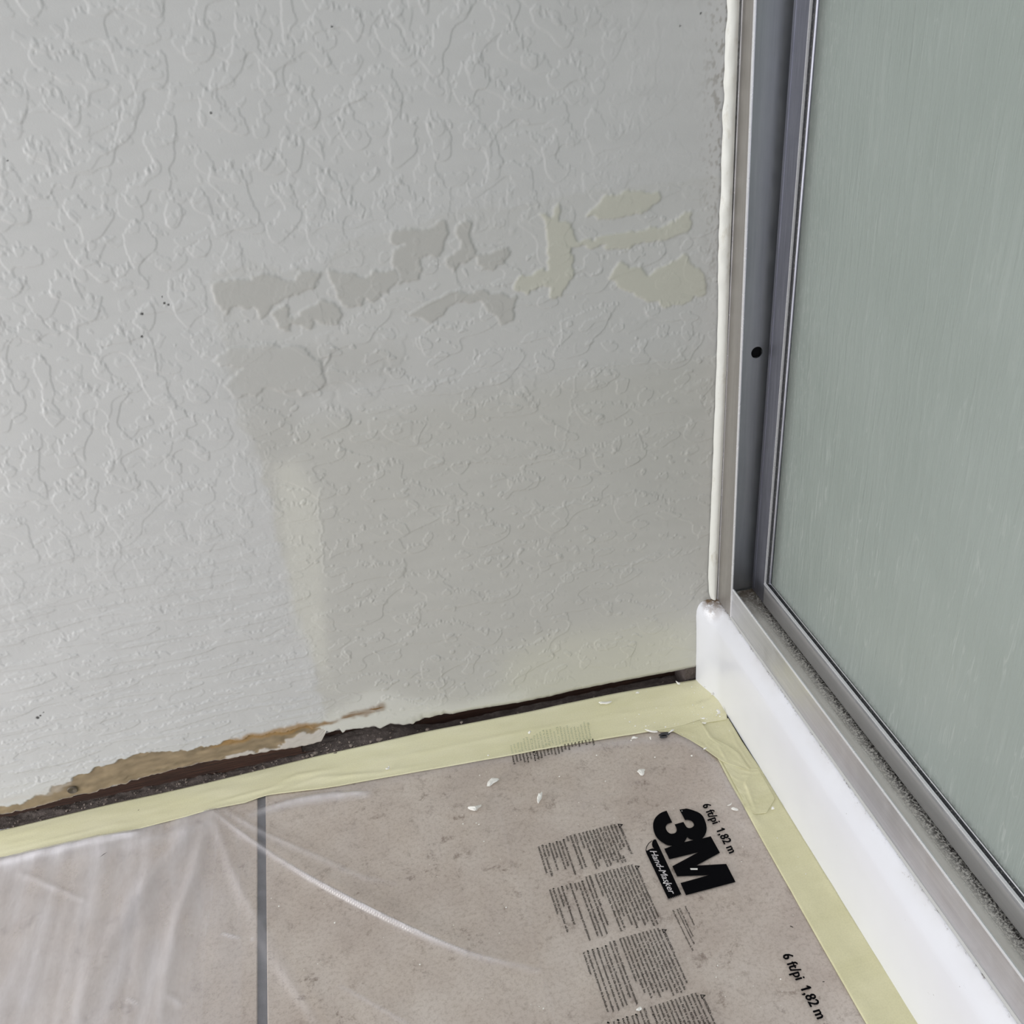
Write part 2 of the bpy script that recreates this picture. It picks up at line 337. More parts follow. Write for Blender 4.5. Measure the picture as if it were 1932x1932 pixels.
creams = [
 [(1320,180),(1360,205),(1395,145),(1390,205),(1430,230),(1450,285),(1560,262),(1640,250),(1740,235),(1830,190),(1860,200),(1830,250),(1760,280),(1600,310),(1440,305),(1440,390),(1400,470),(1370,490),(1345,440),(1260,470),(1235,440),(1240,412),(1340,380),(1345,320),(1340,250)],
 [(1480,195),(1560,120),(1640,110),(1740,120),(1720,170),(1640,200),(1550,215)],
 [(1700,400),(1820,330),(1890,400),(1900,470),(1800,510),(1700,500),(1560,420),(1600,350)]]
outl = [
 [(600,715),(650,725),(770,715),(780,770),(750,830),(700,855),(650,850),(615,810),(592,760)],
 [(755,615),(850,610),(858,680),(835,710),(800,710),(775,670),(750,640)],
 [(720,910),(780,890),(830,890),(880,920),(870,960),(800,985),(740,975),(730,950)],
 [(545,620),(560,600),(585,605),(580,640),(560,645)], [(565,655),(595,655),(598,690),(580,700)], [(1090,190),(1110,200),(1115,235),(1095,245)], [(1145,210),(1170,215),(1165,245),(1150,248)],
 [(1210,240),(1235,240),(1238,270),(1215,275)], [(1290,318),(1308,318),(1308,340),(1292,342)], [(1265,180),(1288,185),(1290,215),(1265,215)],
 [(1180,760),(1225,755),(1220,810),(1185,805)], [(1255,755),(1300,758),(1320,800),(1265,812)], [(1210,815),(1265,812),(1280,860),(1225,865)], [(1090,830),(1170,830),(1180,860),(1110,870)],
 [(1870,265),(1890,262),(1892,300),(1868,300)], [(1810,800),(1915,760),(1920,775),(1830,812)], [(565,815),(600,815),(605,865),(570,862)], [(620,870),(650,865),(665,900),(640,910)],
 [(1600,560),(1740,545),(1650,590),(1610,600)], [(150,95),(200,90),(215,160),(150,160)], [(480,80),(585,90),(560,165),(485,165)], [(620,60),(690,55),(665,155),(625,150)], [(800,45),(835,80),(820,120),(800,110)]]
cln = 1.0
MB = np.zeros_like(H); MC = np.zeros_like(H)
allm = []
for i, b in enumerate(blobs): m = pm(b, **K6); MB = np.maximum(MB, m * (.35 if i == 6 else 1)); allm.append(m)
for b in creams: m = pm(b, **K6); MC = np.maximum(MC, m); allm.append(m)
A = np.clip(sum(allm), 0, 1); quiet = blur(A, 5)
H = H * (1 - .6 * np.clip(quiet, 0, 1)) + A * .0011
for b in outl:
    m = pm(b, **K6); H += .00038 * m
# horizontal trowel lips and seams in the patch
for P, hgt in (([(770, 740), (900, 700), (1160, 690), (1380, 672)], .0004), ([(600, 920), (612, 1080)], .0004), ([(1065, 1085), (1290, 1045), (1335, 1030)], .0005), ([(835, 1258), (833, 1330), (780, 1332)], .0005),
               ([(1190, 1085 - 255), (1340, 790)], .0003), ([(800, 880), (960, 862), (1240, 845)], .0003), ([(800, 960), (1040, 962), (1200, 925)], .0004), ([(0, 1488), (90, 1472), (170, 1455), (290, 1440)], .0006),
               ([(0, 1462), (120, 1445), (240, 1425)], .0005), ([(340, 1420), (480, 1390), (600, 1365)], .0005), ([(830, 1345), (1000, 1310), (1120, 1290), (1305, 1240)], .0004), ([(1060, 860), (1090, 700)], .0003)):
    q = [wl(*p) for p in P]; bbx = [min(a[0] for a in q) - .01, max(a[0] for a in q) + .01, min(a[1] for a in q) - .01, max(a[1] for a in q) + .01]
    mk = (XW > bbx[0]) & (XW < bbx[1]) & (ZW > bbx[2]) & (ZW < bbx[3]); d, _ = segdist(XW[mk], ZW[mk], q); H[mk] += hgt * np.exp(-(d / .0014) ** 2)
# smooth foot of the wall
foot = sstep(.045, .015, ZZ - zb[None, :]); H = H * (1 - .75 * foot)
# torn paper and gypsum at the foot
c1p = lambda P: [(x * .3623, 1250 + y * .3623) for x, y in P]
tear = pm(c1p([(-200, 800), (0, 752), (120, 735), (215, 690), (330, 640), (375, 612), (372, 600), (420, 590), (560, 530), (700, 487), (850, 462), (1000, 455), (1080, 430), (1250, 398), (1430, 370), (1600, 335), (1690, 350), (1710, 380), (1700, 420), (1560, 480), (1150, 560), (740, 640), (350, 730), (-200, 900)]), soft=.7)
gyps = pm(c1p([(1480, 405), (1560, 375), (1690, 350), (1712, 390), (1640, 470), (1150, 560), (1050, 560), (1060, 530), (1150, 525), (1200, 478), (1350, 462), (1490, 425)]), soft=.7)
gyps = np.maximum(gyps, pm(c1p([(560, 655), (740, 608), (760, 640), (560, 690)]), soft=.7) * .8)
gyps = np.maximum(gyps, pm(c1p([(60, 705), (215, 672), (300, 640), (350, 620), (372, 606), (376, 640), (330, 660), (220, 700), (60, 722), (-200, 770), (-200, 730)]), soft=1.) * .35)
stain = pm(c1p([(1080, 440), (1250, 385), (1430, 345), (1600, 312), (1740, 306), (1690, 330), (1500, 372), (1300, 410), (1080, 452)]), soft=1.5)
stain2 = np.maximum(pm([(642, 1351), (668, 1341), (700, 1335), (730, 1329), (722, 1338), (700, 1346), (672, 1353), (650, 1358), (640, 1357)], soft=1.6), pm([(560, 1372), (640, 1357), (660, 1356), (600, 1371), (560, 1378)], soft=1.6) * .6)
streak = sstep(-.5, .8, snoise(*args, .004, .04, 61, False))
H = H * (1 - tear) - .0011 * tear + .0009 * gyps * tear + tear * snoise(*args, .006, .012, 62) * .00012
H += .0005 * np.clip(blur(tear, 2.2) - tear, 0, 1) * 2
# wall foot rolls back on the right
roll = sstep(-.46, -.36, XX) * np.clip(1 - (ZZ - zb[None, :]) / .015, 0, 1) ** 1.6
YY = -H + roll * .010
# paint map
base = np.array(srgb(193, 193, 192)); pc = np.array(srgb(187, 186, 181)); dk = np.array(srgb(180, 179, 175)); cr = np.array(srgb(190, 189, 178)); cr2 = np.array(srgb(198, 197, 185))
soft = lambda m: m[..., None]
C = np.broadcast_to(base, (nz_, nx, 3)).copy(); C = C * (1 - soft(patch)) + pc * soft(patch)
C *= (1 + .008 * snoise(*args, .02, .09, 71))[..., None]
upper = patch * sstep(.50, .56, ZZ) * .75; C = C * (1 - soft(upper)) + base * soft(upper)
drkband = pm([(420, 660), (560, 650), (760, 650), (760, 700), (560, 760), (560, 850), (480, 880), (470, 800), (445, 740)], soft=6) * .6; C = C * (1 - soft(drkband)) + dk * soft(drkband)
C = C * (1 - soft(MB)) + dk * soft(MB); C = C * (1 - soft(MC)) + cr * soft(MC)
lc = pm([(940, 1330), (960, 1230), (1080, 1190), (1320, 1170), (1320, 1290)], soft=14) * .8; C = C * (1 - soft(lc)) + cr2 * soft(lc)
lc = pm([(520, 880), (560, 870), (600, 930), (610, 1100), (620, 1300), (560, 1180), (530, 1000)], soft=5) * .6; C = C * (1 - soft(lc)) + np.array(srgb(206, 205, 196)) * soft(lc)
sill = pm([(560, 1385), (700, 1300), (850, 1330), (1000, 1300), (985, 1335), (760, 1365), (620, 1385)], soft=6) * .6; C = C * (1 - soft(sill)) + np.array(srgb(212, 212, 206)) * soft(sill)
paper = np.array(srgb(137, 121, 97)) * (1 + .10 * snoise(*args, .012, .03, 72))[..., None]
C = C * (1 - soft(tear)) + paper * soft(tear); gw = np.array(srgb(188, 182, 176)); C = C * (1 - soft(gyps)) + gw * soft(gyps)
C = C * (1 - soft(stain * .85)) + np.array(srgb(150, 118, 72)) * soft(stain * .85)
C = C * (1 - soft(stain2 * (.6 + .4 * streak))) + np.array(srgb(118, 84, 40)) * soft(stain2 * (.6 + .4 * streak))
ed = sstep(.0028, .0, ZZ - zb[None, :]) * .35 * (xs < -.4)[None, :]; C = C * (1 - soft(ed)) + np.array(srgb(120, 108, 98)) * soft(ed)
# grime by the caulk and a few flecks
gx = sstep(-.028, .006, XX) * sstep(.45, .9, ZZ) * sstep(.2, 1.6, snoise(*args, .006, .004, 73, False)) * .55; C = C * (1 - soft(gx)) + np.array(srgb(120, 112, 100)) * soft(gx)
for (u, v, r) in ((71, 1354, .0030), (76, 1350, .0018), (82, 1344, .0012), (268, 592, .0022), (268, 635, .0018), (310, 572, .0016), (318, 575, .0016), (306, 560, .0012), (1322, 25, .0014), (398, 213, .0016), (1283, 49, .0014), (14, 303, .0012), (626, 50, .0014)):
    x, z = wl(u, v); m = sstep(r, r * .5, np.hypot(XX - x, ZZ - z)) * .9; C = C * (1 - soft(m)) + np.array([.012, .011, .01]) * soft(m)
V = np.stack([XX, YY, ZZ], -1)
wall = gridobj('wall_back', V, nx, nz_, m_wall, flip=False, kind='structure')
vcol(wall, 'paint', np.clip(C, 0, 1)); vflt(wall, 'sheen', np.clip(.48 - .16 * patch + .35 * tear + .03 * snoise(*args, .03, .03, 74), .2, 1))
# drywall underside and back, so the board has its thickness
sx = xs[::6]; zq = zb[::6]; yq = YY[0, ::6]; n_ = len(sx)
V = [(sx[i], yq[i], zq[i]) for i in range(n_)] + [(sx[i], .0125, zq[i] + .001) for i in range(n_)] + [(sx[i], .0125, .10) for i in range(n_)]
F = [(i, i + 1, n_ + i + 1, n_ + i) for i in range(n_ - 1)] + [(n_ + i, n_ + i + 1, 2 * n_ + i + 1, 2 * n_ + i) for i in range(n_ - 1)]
obj('board_underside', V, F, m_gyp, wall)
obj('wall_extension', *boxm(X0, 1.35, .0006, .0125, Z1, 3.3), m_wallplain, wall)
obj('wall_extension', *boxm(-3.2, X0, .0, .0125, .03, 3.3), m_wallplain, wall)
obj('bottom_plate', *boxm(-3.2, -.60, .0195, .07, -.010, .030), m_wood, wall)
obj('bottom_plate', *boxm(-.60, .03, .0480, .07, -.040, .030), m_wood, wall)
obj('mortar_lump', *boxm(-.018, .033, .0045, .048, -.030, .028), m_conc, wall)
# a thin splinter edge on the wooden plate
V = []; F = []
for i in range(60):
    b = len(V); x = -1.25 + i * .0113; h_ = .0035 + .0015 * math.sin(i * .7) + random.uniform(0, .0012); V += [(x, .0178, -.002), (x, .0197, h_ * .7)]
    if i: F.append((b - 2, b, b + 1, b - 1))
obj('plate_edge', V, F, m_wood, wall)
sc = wl(137, 1490); th = [i * math.tau / 20 for i in range(20)]
V = [(sc[0] + .0072 * math.cos(a), -.0006, sc[1] + .0062 * math.sin(a)) for a in th] + [(sc[0] + .0060 * math.cos(a), -.0020, sc[1] + .0052 * math.sin(a)) for a in th] + [(sc[0] + .003 * math.cos(a), -.0012, sc[1] + .0028 * math.sin(a)) for a in th] + [(sc[0], -.0002, sc[1])]
F = [(i, (i + 1) % 20, 20 + (i + 1) % 20, 20 + i) for i in range(20)] + [(20 + i, 20 + (i + 1) % 20, 40 + (i + 1) % 20, 40 + i) for i in range(20)] + [(40 + i, 40 + (i + 1) % 20, 60) for i in range(20)]
obj('screw', V, F, m_screw, wall, label='dark countersunk screw head in the torn paper')

# ------------------------------------------------------------------ floor
floor = obj('floor', *boxm(-3.2, 1.35, -3.2, -.0045, -.05, -.0105), m_conc, kind='structure')
deep = lambda x: .024 * sstep(-.50, -.38, np.array(x))
gx_ = np.linspace(-1.4, .006, 520); gy_ = np.linspace(-.0036, .049, 24); GXX, GYY = np.meshgrid(gx_, gy_)
gz_ = -deep(GXX) * sstep(-.003, .001, GYY) + .0002 - .0009 * sstep(.002, -.002, GYY) + .0007 * snoise(24, 520, .0022, .0027, .006, .012, 301, False) + .0006 * snoise(24, 520, .0022, .0027, .012, .05, 302, False)
gridobj('mortar_strip', np.stack([GXX, GYY, gz_], -1), 520, 24, m_conc, parent=floor)
obj('grout_bed', *boxm(-2.6, .006, -2.6, -.0035, -.0104, -.0022), m_grout, floor)
GX = -.6595; GW = .0055; TL = .655
for i, x1 in enumerate((.0045, GX - GW, GX - GW - TL - 2 * GW)):
    x0 = (GX + GW) if i == 0 else x1 - TL
    for j in range(3):
        y1 = -.0035 - j * (TL + 2 * GW); o = obj('tile', *boxm(x0, x1, y1 - TL, y1, -.0104, 0), m_tile, floor, org=(x0, y1, 0)); bevel(o, .0014)
# rubble in the slot under the board
TA = [(-160, 1603), (0, 1569), (217, 1517), (320, 1495), (435, 1468), (600, 1428), (700, 1406), (799, 1383), (985, 1347), (1159, 1310), (1329, 1281)]; TAF = np.array([fl(*p) for p in TA])
tapeY = lambda x: float(np.interp(x, TAF[:, 0], TAF[:, 1]))
V = []; F = []
def rock(V, F, c, r, sq=.7):
    bm = bmesh.new(); bmesh.ops.create_icosphere(bm, subdivisions=1, radius=1); b = len(V)
    for v in bm.verts:
        q = v.co * (1 + random.uniform(-.28, .28)); V.append((c[0] + q.x * r * random.uniform(.9, 1.2), c[1] + q.y * r, c[2] + q.z * r * sq))
    for f in bm.faces: F.append(tuple(b + v.index for v in f.verts))
    bm.free()
for i in range(620):
    x = random.uniform(-1.15, .0); r = random.choice((.0007, .0009, .0012, .0018)) * random.uniform(.7, 1.2)
    if x < -.6 and random.random() < .35: continue
    y = random.uniform(tapeY(x) + .0015, .0180 if x < -.6 else .036); rock(V, F, (x, y, .0006 + r * .4 - float(deep(x))), r)
for (u, v, r) in ((716, 1395, .0055), (737, 1390, .003), (700, 1400, .003), (663, 1407, .004), (805, 1372, .004), (870, 1361, .003), (594, 1412, .005), (580, 1434, .0045), (573, 1437, .004), (870, 1358, .003), (590, 1430, .004)):
    x, y = fl(u, v, .001); rock(V, F, (x, min(max(y, tapeY(x) + r), .014), .0018), r * .8)
obj('rubble', V, F, m_rubble, floor, kind='stuff')

# ------------------------------------------------------------------ shower curb, rail, jamb, caulk
YE = -1.55
prof = [(.011, 0), (.0102, .04), (.0092, .09), (.0086, .120), (.0098, .1262), (.0135, .1345), (.0180, .1425), (.0220, .1480), (.0262, .150), (.10, .150), (.150, .150), (.158, .147), (.163, .139), (.166, .03), (.20, .022), (.93, .018)]
pr = [np.array(p, float) for p in prof[:3]] + smoothline(prof[3:9], 5) + [np.array(p, float) for p in prof[9:]]
endp = [(-.0030, 0), (-.0035, .04), (-.0045, .09), (-.0058, .124), (-.0050, .134), (-.0022, .1425), (.0022, .1475), (.0085, .1497), (.0262, .150)]
pe = [np.array(p, float) for p in endp[:3]] + smoothline(endp[3:9], 5) + [np.array(p, float) for p in prof[9:]]
ysq = list(np.linspace(0, -.085, 18)) + list(np.linspace(-.11, YE, 40))
V = []
for y in ysq:
    lo_ = float(sstep(-.060, .004, np.array(y))); hi_ = float(sstep(-.040, .0, np.array(y)))
    for (x, z), (xe_, ze_) in zip(pr, pe):
        f_ = lo_ + (hi_ - lo_) * min(1, max(0, (z - .09) / .04)); V.append((x + (xe_ - x) * f_, y, z + (ze_ - z) * f_))
V = np.array(V); n_ = len(pr)
curb = gridobj('shower_curb', V, n_, len(ysq), m_curb, label='white glossy shower curb with rounded edge and grime beside the metal track', cat='shower curb')
obj('wall_shower', *boxm(.0340, .95, .0003, .0125, .02, 3.0), m_shower, kind='structure')
obj('wall_right', *boxm(.93, .95, YE, .0, .018, 3.0), m_shower, kind='structure')

def extr(name, prof, y0, y1, m, parent, closed=True, **k):
    """extrude an x,z outline along y"""
    n = len(prof); V = [(x, y0, z) for x, z in prof] + [(x, y1, z) for x, z in prof]
    F = [(i, (i + 1) % n, n + (i + 1) % n, n + i) for i in range(n if closed else n - 1)] + [tuple(range(n - 1, -1, -1)), tuple(range(n, 2 * n))]
    return obj(name, V, F, m, parent, **k)
XR = .0258
track = empty('shower_door_track', (XR, -.05, .15), 'grey aluminium bottom track lying along the top of the white curb', 'door track')
extr('front_lip', [(XR, .1503), (XR + .0016, .1503), (XR + .0016, .1968), (XR, .1968)], -.0500, YE, m_alu, track)
extr('lip_edge', [(XR - .0004, .1962), (XR + .0018, .1962), (XR + .0020, .1982), (XR + .0006, .1986), (XR - .0004, .1978)], -.0500, YE, m_lip, track, label='bright rolled upper edge')
extr('foot_bead', [(XR - .0022, .1500), (XR - .0006, .1522), (XR + .0002, .1522), (XR + .0002, .1500)], -.0510, YE, m_bead, track, label='thin sealant line along the foot')
extr('channel_floor', [(XR + .0016, .1575), (.0960, .1575), (.0960, .1640), (.0600, .1632), (.0590, .1640), (XR + .0016, .1636)], -.0130, YE, m_chan, track, label='dusty channel floor with lime, dark grime and shade painted in by the door')
extr('back_lip', [(.0960, .1503), (.0976, .1503), (.0976, .19), (.0960, .19)], -.0500, YE, m_alu, track)

# jamb: flange towards the room, back plate on the wall with a screw hole
jamb = empty('shower_door_jamb', (XR, 0, .15), 'upright grey aluminium jamb fixed to the wall beside the caulk', 'door jamb')
ZT = 2.6
def upright(name, pts_low, pts_high, z0, z1, m, parent, zslope=0.0, **k):
    n = len(pts_low); V = [(x, y, z0) for x, y in pts_low] + [(x, y, z1) for x, y in pts_high] + [(x, y, ZT) for x, y in pts_high]
    F = [(i + r_, (i + 1) % n + r_, n + (i + 1) % n + r_, n + i + r_) for r_ in (0, n) for i in range(n)] + [tuple(range(n - 1, -1, -1)), tuple(range(2 * n, 3 * n))]
    return obj(name, V, F, m, parent, **k)
xl = .0256; xh = .0178       # the jamb leans a little
def yf(z): return -.0495 + .0165 * (z - .15) / .77
def xf(z): return .0248 - .0030 * (z - .15) / .77
zs = (.1505, 2.0)
def ring(z, pts): return [(xf(z) + dx, yf(z) * a + b) for dx, a, b in pts]
fl_pts = [(0, 0, -.0005), (.0016, 0, -.0005), (.0016, 1, 0), (0, 1, 0)]
upright('flange', ring(.1505, fl_pts), ring(1.15, fl_pts), .1505, 1.15, m_jamb, jamb)
ed_pts = [(-.0006, 1, .0004), (.0022, 1, .0004), (.0022, 1, -.0012), (.0008, 1, -.0020), (-.0006, 1, -.0012)]
upright('flange_edge', ring(.1505, ed_pts), ring(1.15, ed_pts), .1505, 1.15, m_lip, jamb, label='bright front edge of the flange')
rb_pts = [(-.0008, 0, -.004), (.0002, 0, -.004), (.0002, 0, -.0055), (-.0008, 0, -.0055)]
upright('flange_groove', ring(.1505, rb_pts), ring(1.15, rb_pts), .1505, 1.15, m_lip, jamb)
# back plate with a real round hole
hx, hz = wl(1428, 665, -.010); hr = .0076; nseg = 32
out = []; px0, px1 = .0268, .105
V = []; F = []
for yy in (-.010, -.0085):
    for i in range(nseg):
        a = math.tau * i / nseg; V.append((hx + hr * math.cos(a), yy, hz + hr * math.sin(a)))
    for i in range(nseg):
        a = math.tau * i / nseg; c, s = math.cos(a), math.sin(a); q = .018 / max(abs(c), abs(s)); V.append((hx + q * c, yy, hz + q * s))
for b in (0,):
    F += [(i, (i + 1) % nseg, nseg + (i + 1) % nseg, nseg + i) for i in range(nseg)]
F += [(i, 2 * nseg + i, 2 * nseg + (i + 1) % nseg, (i + 1) % nseg) for i in range(nseg)]
def quad(x0, x1, z0, z1, y=-.010):
    b = len(V); V.extend([(x0, y, z0), (x1, y, z0), (x1, y, z1), (x0, y, z1)]); F.append((b, b + 1, b + 2, b + 3))
quad(px0, px1, .1640, hz - .018); quad(px0, px1, hz + .018, ZT); quad(px0, hx - .018, hz - .018, hz + .018); quad(hx + .018, px1, hz - .018, hz + .018)
plate_o = obj('back_plate', V, F, m_plate, jamb, label='blue-grey back plate with one round screw hole')
obj('hole_backing', *boxm(hx - .009, hx + .009, -.0030, -.0010, hz - .009, hz + .009), m_hole, jamb)
upright('rear_flange', [(.1034, 0), (.105, 0), (.105, -.05), (.1034, -.05)], [(.1034, 0), (.105, 0), (.105, -.05), (.1034, -.05)], .164, 1.15, m_jamb, jamb)

# caulk bead between the wall texture and the jamb
cl = [(.1515, .0155, .0240), (.16, .0125, .0240), (.19, .0100, .0240), (.225, .0098, .0240), (.40, .0100, .0238), (.515, .0100, .0235), (.60, .0088, .0225), (.66, .0065, .0218), (.75, .0062, .0210), (.92, .0055, .0195), (1.06, .0050, .0185)]
zz_ = np.linspace(.1515, 2.6, 400); xa = np.interp(zz_, [c[0] for c in cl], [c[1] for c in cl]); xb = np.interp(zz_, [c[0] for c in cl], [c[2] for c in cl]) - .0012
jn = snoise(4, 400, 1, .006, 1, .03, 91)[0] * .0006 * np.where(zz_ > .62, 1, .3); V = []
for i, z in enumerate(zz_):
    for q in range(9):
        t_ = q / 8; x_ = xa[i] + jn[i] * (1 - t_) + (xb[i] - xa[i]) * t_
        V.append((x_, -.0010 - .0065 * math.sin(math.pi * min(1, t_ * .82 + .02)) ** .7 - (.001 * math.sin(i * .9) if z > .6 else 0) * math.sin(math.pi * t_), z))
caulk = gridobj('caulk_bead', np.array(V), 9, 400, m_caulk, label='thick off-white caulk bead running up the wall beside the jamb', cat='caulk')

# ------------------------------------------------------------------ shower door
door = empty('shower_door', (.070, -.021, .168), 'framed shower door with frosted rain glass hung behind the grey track', 'shower door')
XD = .0702; YS0, YS1 = -.0205, -.0560
st = [(0, YS0 + .0), (.0, YS1), (.0016, YS1), (.0016, -.0220), (.016, -.0220), (.016, YS0)]
def dring(dx, dy=0): return [(XD + a + dx, b + dy) for a, b in st]
upright('stile', dring(0, .001), dring(.0015, -.002), .1690, 1.15, m_stile, door, label='purplish stained upright stile')
rb = [(XD - .0007, YS0 - .0045), (XD + .0003, YS0 - .0045), (XD + .0003, YS0 - .0060), (XD - .0007, YS0 - .0060)]
upright('stile_groove', rb, [(x + .0015, y - .002) for x, y in rb], .175, 1.15, m_stile, door)
eb = [(XD - .0006, YS1 + .0006), (XD - .0006, YS1 - .0008), (XD + .0022, YS1 - .0008), (XD + .0022, YS1 + .0006)]
upright('stile_edge', eb, [(x + .0015, y - .002) for x, y in eb], .2030, 1.15, m_lip, door, label='bright inner edge of the stile')
extr('bottom_rail', [(XD, .1685), (XD + .002, .1670), (XD + .010, .1670), (XD + .010, .1990), (XD + .0016, .1990), (XD + .0016, .2010), (XD, .2010)], YS1 + .0002, YE, m_rail, door)
extr('rail_bead', [(XD - .0002, .1952), (XD + .0010, .1990), (XD + .0010, .2010), (XD - .0006, .2010), (XD - .0012, .1970)], YS1, YE, m_alu, door)
extr('rail_edge', [(XD - .0012, .2008), (XD - .0012, .2030), (XD + .0014, .2034), (XD + .0020, .2008)], YS1, YE, m_lip, door, label='bright upper edge of the bottom rail')
extr('gasket', [(XD + .002, .2000), (XD + .0064, .2000), (XD + .0064, .2046), (XD + .0050, .2052), (XD + .0036, .2040), (XD + .002, .2030)], YS1 + .0015, YE, m_gasket, door, label='black rubber gasket along the bottom of the glass')
gp = [(XD + .002, YS1 + .001), (XD + .002, YS1 - .0055), (XD + .0042, YS1 - .0078), (XD + .0064, YS1 - .0078), (XD + .0064, YS1 + .001)]
upright('gasket', gp, [(x + .0015, y - .002) for x, y in gp], .2045, 1.15, m_gasket, door, label='black rubber gasket up the side of the glass')
gr_ = [(XD + .0030, YS1 - .0066), (XD + .0040, YS1 - .0084), (XD + .0052, YS1 - .0084), (XD + .0052, YS1 - .0066)]
upright('gasket_lip', gr_, [(x + .0015, y - .002) for x, y in gr_], .2050, 1.15, m_stile, door)
extr('gasket_lip', [(XD + .0044, .2044), (XD + .0052, .2058), (XD + .0060, .2058), (XD + .0060, .2044)], YS1 - .008, YE, m_alu, door)
V, F = boxm(XD + .0065, XD + .0125, YE, YS1 - .001, .1995, ZT)
obj('glass_pane', V, F, m_glass, door, label='grey-green rain glass with fine vertical ripples')

# ------------------------------------------------------------------ plastic film on the floor
fx = np.arange(-1.75, -.005, .0026); fy = np.arange(-1.15, -.030, .0026); FX, FY = np.meshgrid(fx, fy); fa = (len(fy), len(fx), .0026, .0026)
FZ = np.full(FX.shape, .0012); HZ = np.full(FX.shape, .045)
leftness = sstep(-.60, -.80, FX)
FZ += (.0010 * leftness + .00015) * (snoise(*fa, .12, .05, 81) * .5 + .5); FZ += leftness * (.0005 * np.abs(snoise(*fa, .30, .040, 82)))
HZ += leftness * (.29 + .05 * snoise(*fa, .2, .03, 84)) + .012 * snoise(*fa, .08, .05, 83)
def crease(P, wd, hg, hz_, fade=(0, 1), asym=0):
    global FZ, HZ
    q = smoothline([fl(*p) for p in P], 5); d, t_ = segdist(FX, FY, q); e = np.clip(np.sin(np.pi * np.clip(t_ * .92 + .04, 0, 1)), 0, 1) ** .6
    g = np.exp(-(d / wd) ** 2) * e; FZ += hg * g; HZ += hz_ * np.exp(-(d / (wd * .8)) ** 2) * e
crease([(405, 1535), (470, 1585), (560, 1645), (640, 1690), (760, 1750), (880, 1800), (1015, 1832)], .0038, .0065, .50)
crease([(560, 1645), (640, 1690), (760, 1750), (880, 1800)], .0022, .002, .45)
crease([(425, 1532), (500, 1575), (600, 1620), (680, 1655), (745, 1668)], .0045, .0045, .24)
crease([(400, 1535), (425, 1600), (455, 1680), (520, 1790), (580, 1900), (600, 1960)], .007, .0045, .10)
crease([(470, 1740), (540, 1850), (600, 1932), (640, 1990)], .006, .004, .08)
crease([(640, 1860), (720, 1905), (800, 1950)], .0022, .003, .30)
crease([(420, 1764), (452, 1771)], .0022, .002, .5); crease([(474, 1774), (480, 1774)], .002, .001, .4)
crease([(238, 1884), (262, 1898)], .0018, .001, .3); crease([(318, 1880), (345, 1898)], .004, .002, .12)
crease([(395, 1540), (370, 1640), (330, 1760), (300, 1960)], .010, .004, .10); crease([(390, 1540), (300, 1640), (200, 1800), (140, 1960)], .014, .004, .07)
crease([(40, 1650), (100, 1675), (160, 1700)], .004, .002, .14)
crease([(935, 1485), (950, 1560), (975, 1660), (1000, 1740), (1030, 1860), (1060, 1960)], .0020, .0012, .045)
crease([(1330, 1420), (1360, 1500), (1420, 1600)], .006, .001, .03)
# folded layers beside the tape, white where bunched
crease([(-20, 1634), (20, 1626), (120, 1604), (220, 1580), (262, 1572)], .0085, .007, .75); crease([(180, 1592), (262, 1574)], .003, .004, .3)
crease([(0, 1645), (120, 1620), (300, 1580), (420, 1552)], .012, .002, .12)
crease([(478, 1538), (560, 1516), (640, 1504), (690, 1499)], .0085, .006, .55); crease([(640, 1508), (700, 1500)], .005, .005, .3)
crease([(520, 1512), (700, 1480), (900, 1442), (1100, 1415), (1245, 1394)], .009, .002, .13)
crease([(1060, 1415), (1180, 1402), (1290, 1398)], .010, .002, .16); crease([(1260, 1388), (1300, 1405), (1345, 1440)], .010, .003, .15)
crease([(1345, 1440), (1376, 1490), (1410, 1545)], .006, .002, .10)
for P in ([(1240, 1460), (1130, 1510), (1010, 1560)], [(1330, 1425), (1300, 1500)], [(1400, 1700), (1380, 1760), (1340, 1830)], [(980, 1830), (1000, 1835), (1020, 1832)]): crease(P, .0020, .0006, .03)
# edges of the folded layers: each extra layer is hazier
for P, hz_ in (([(452, 1560), (453, 1700), (452, 1960)], .030), ([(410, 1600), (400, 1700), (386, 1780), (378, 1960)], .03), ([(345, 1560), (340, 1800), (338, 1960)], .0)):
    q = [fl(*p) for p in P]; xe = np.interp(FY, [a[1] for a in q][::-1], [a[0] for a in q][::-1]); HZ += hz_ * (FX < xe) + (.06 * np.exp(-((FX - xe) / .0014) ** 2) if hz_ else 0)
tpoly = [(-600, 1680), (-160, 1590), (0, 1560), (700, 1398), (1159, 1300), (1390, 1275), (1410, 1340), (1405, 1400), (1800, 2040), (1700, 2050), (1633, 1930), (1535, 1758), (1440, 1588), (1400, 1514), (1374, 1472), (1350, 1432), (1327, 1412), (1299, 1394), (1271, 1380), (1246, 1376), (1117, 1397), (964, 1424), (807, 1452), (641, 1481), (600, 1487), (529, 1495), (471, 1511), (391, 1528), (254, 1565), (109, 1593), (0, 1618), (-160, 1650), (-600, 1744)]
under = blur(inpoly(FX, FY, [fl(*p) for p in tpoly]).astype(float), .7); FZ = FZ * (1 - under) + .0007 * under
FZ = np.clip(FZ, .0006, .02); HZ = np.clip(HZ, .02, .75)
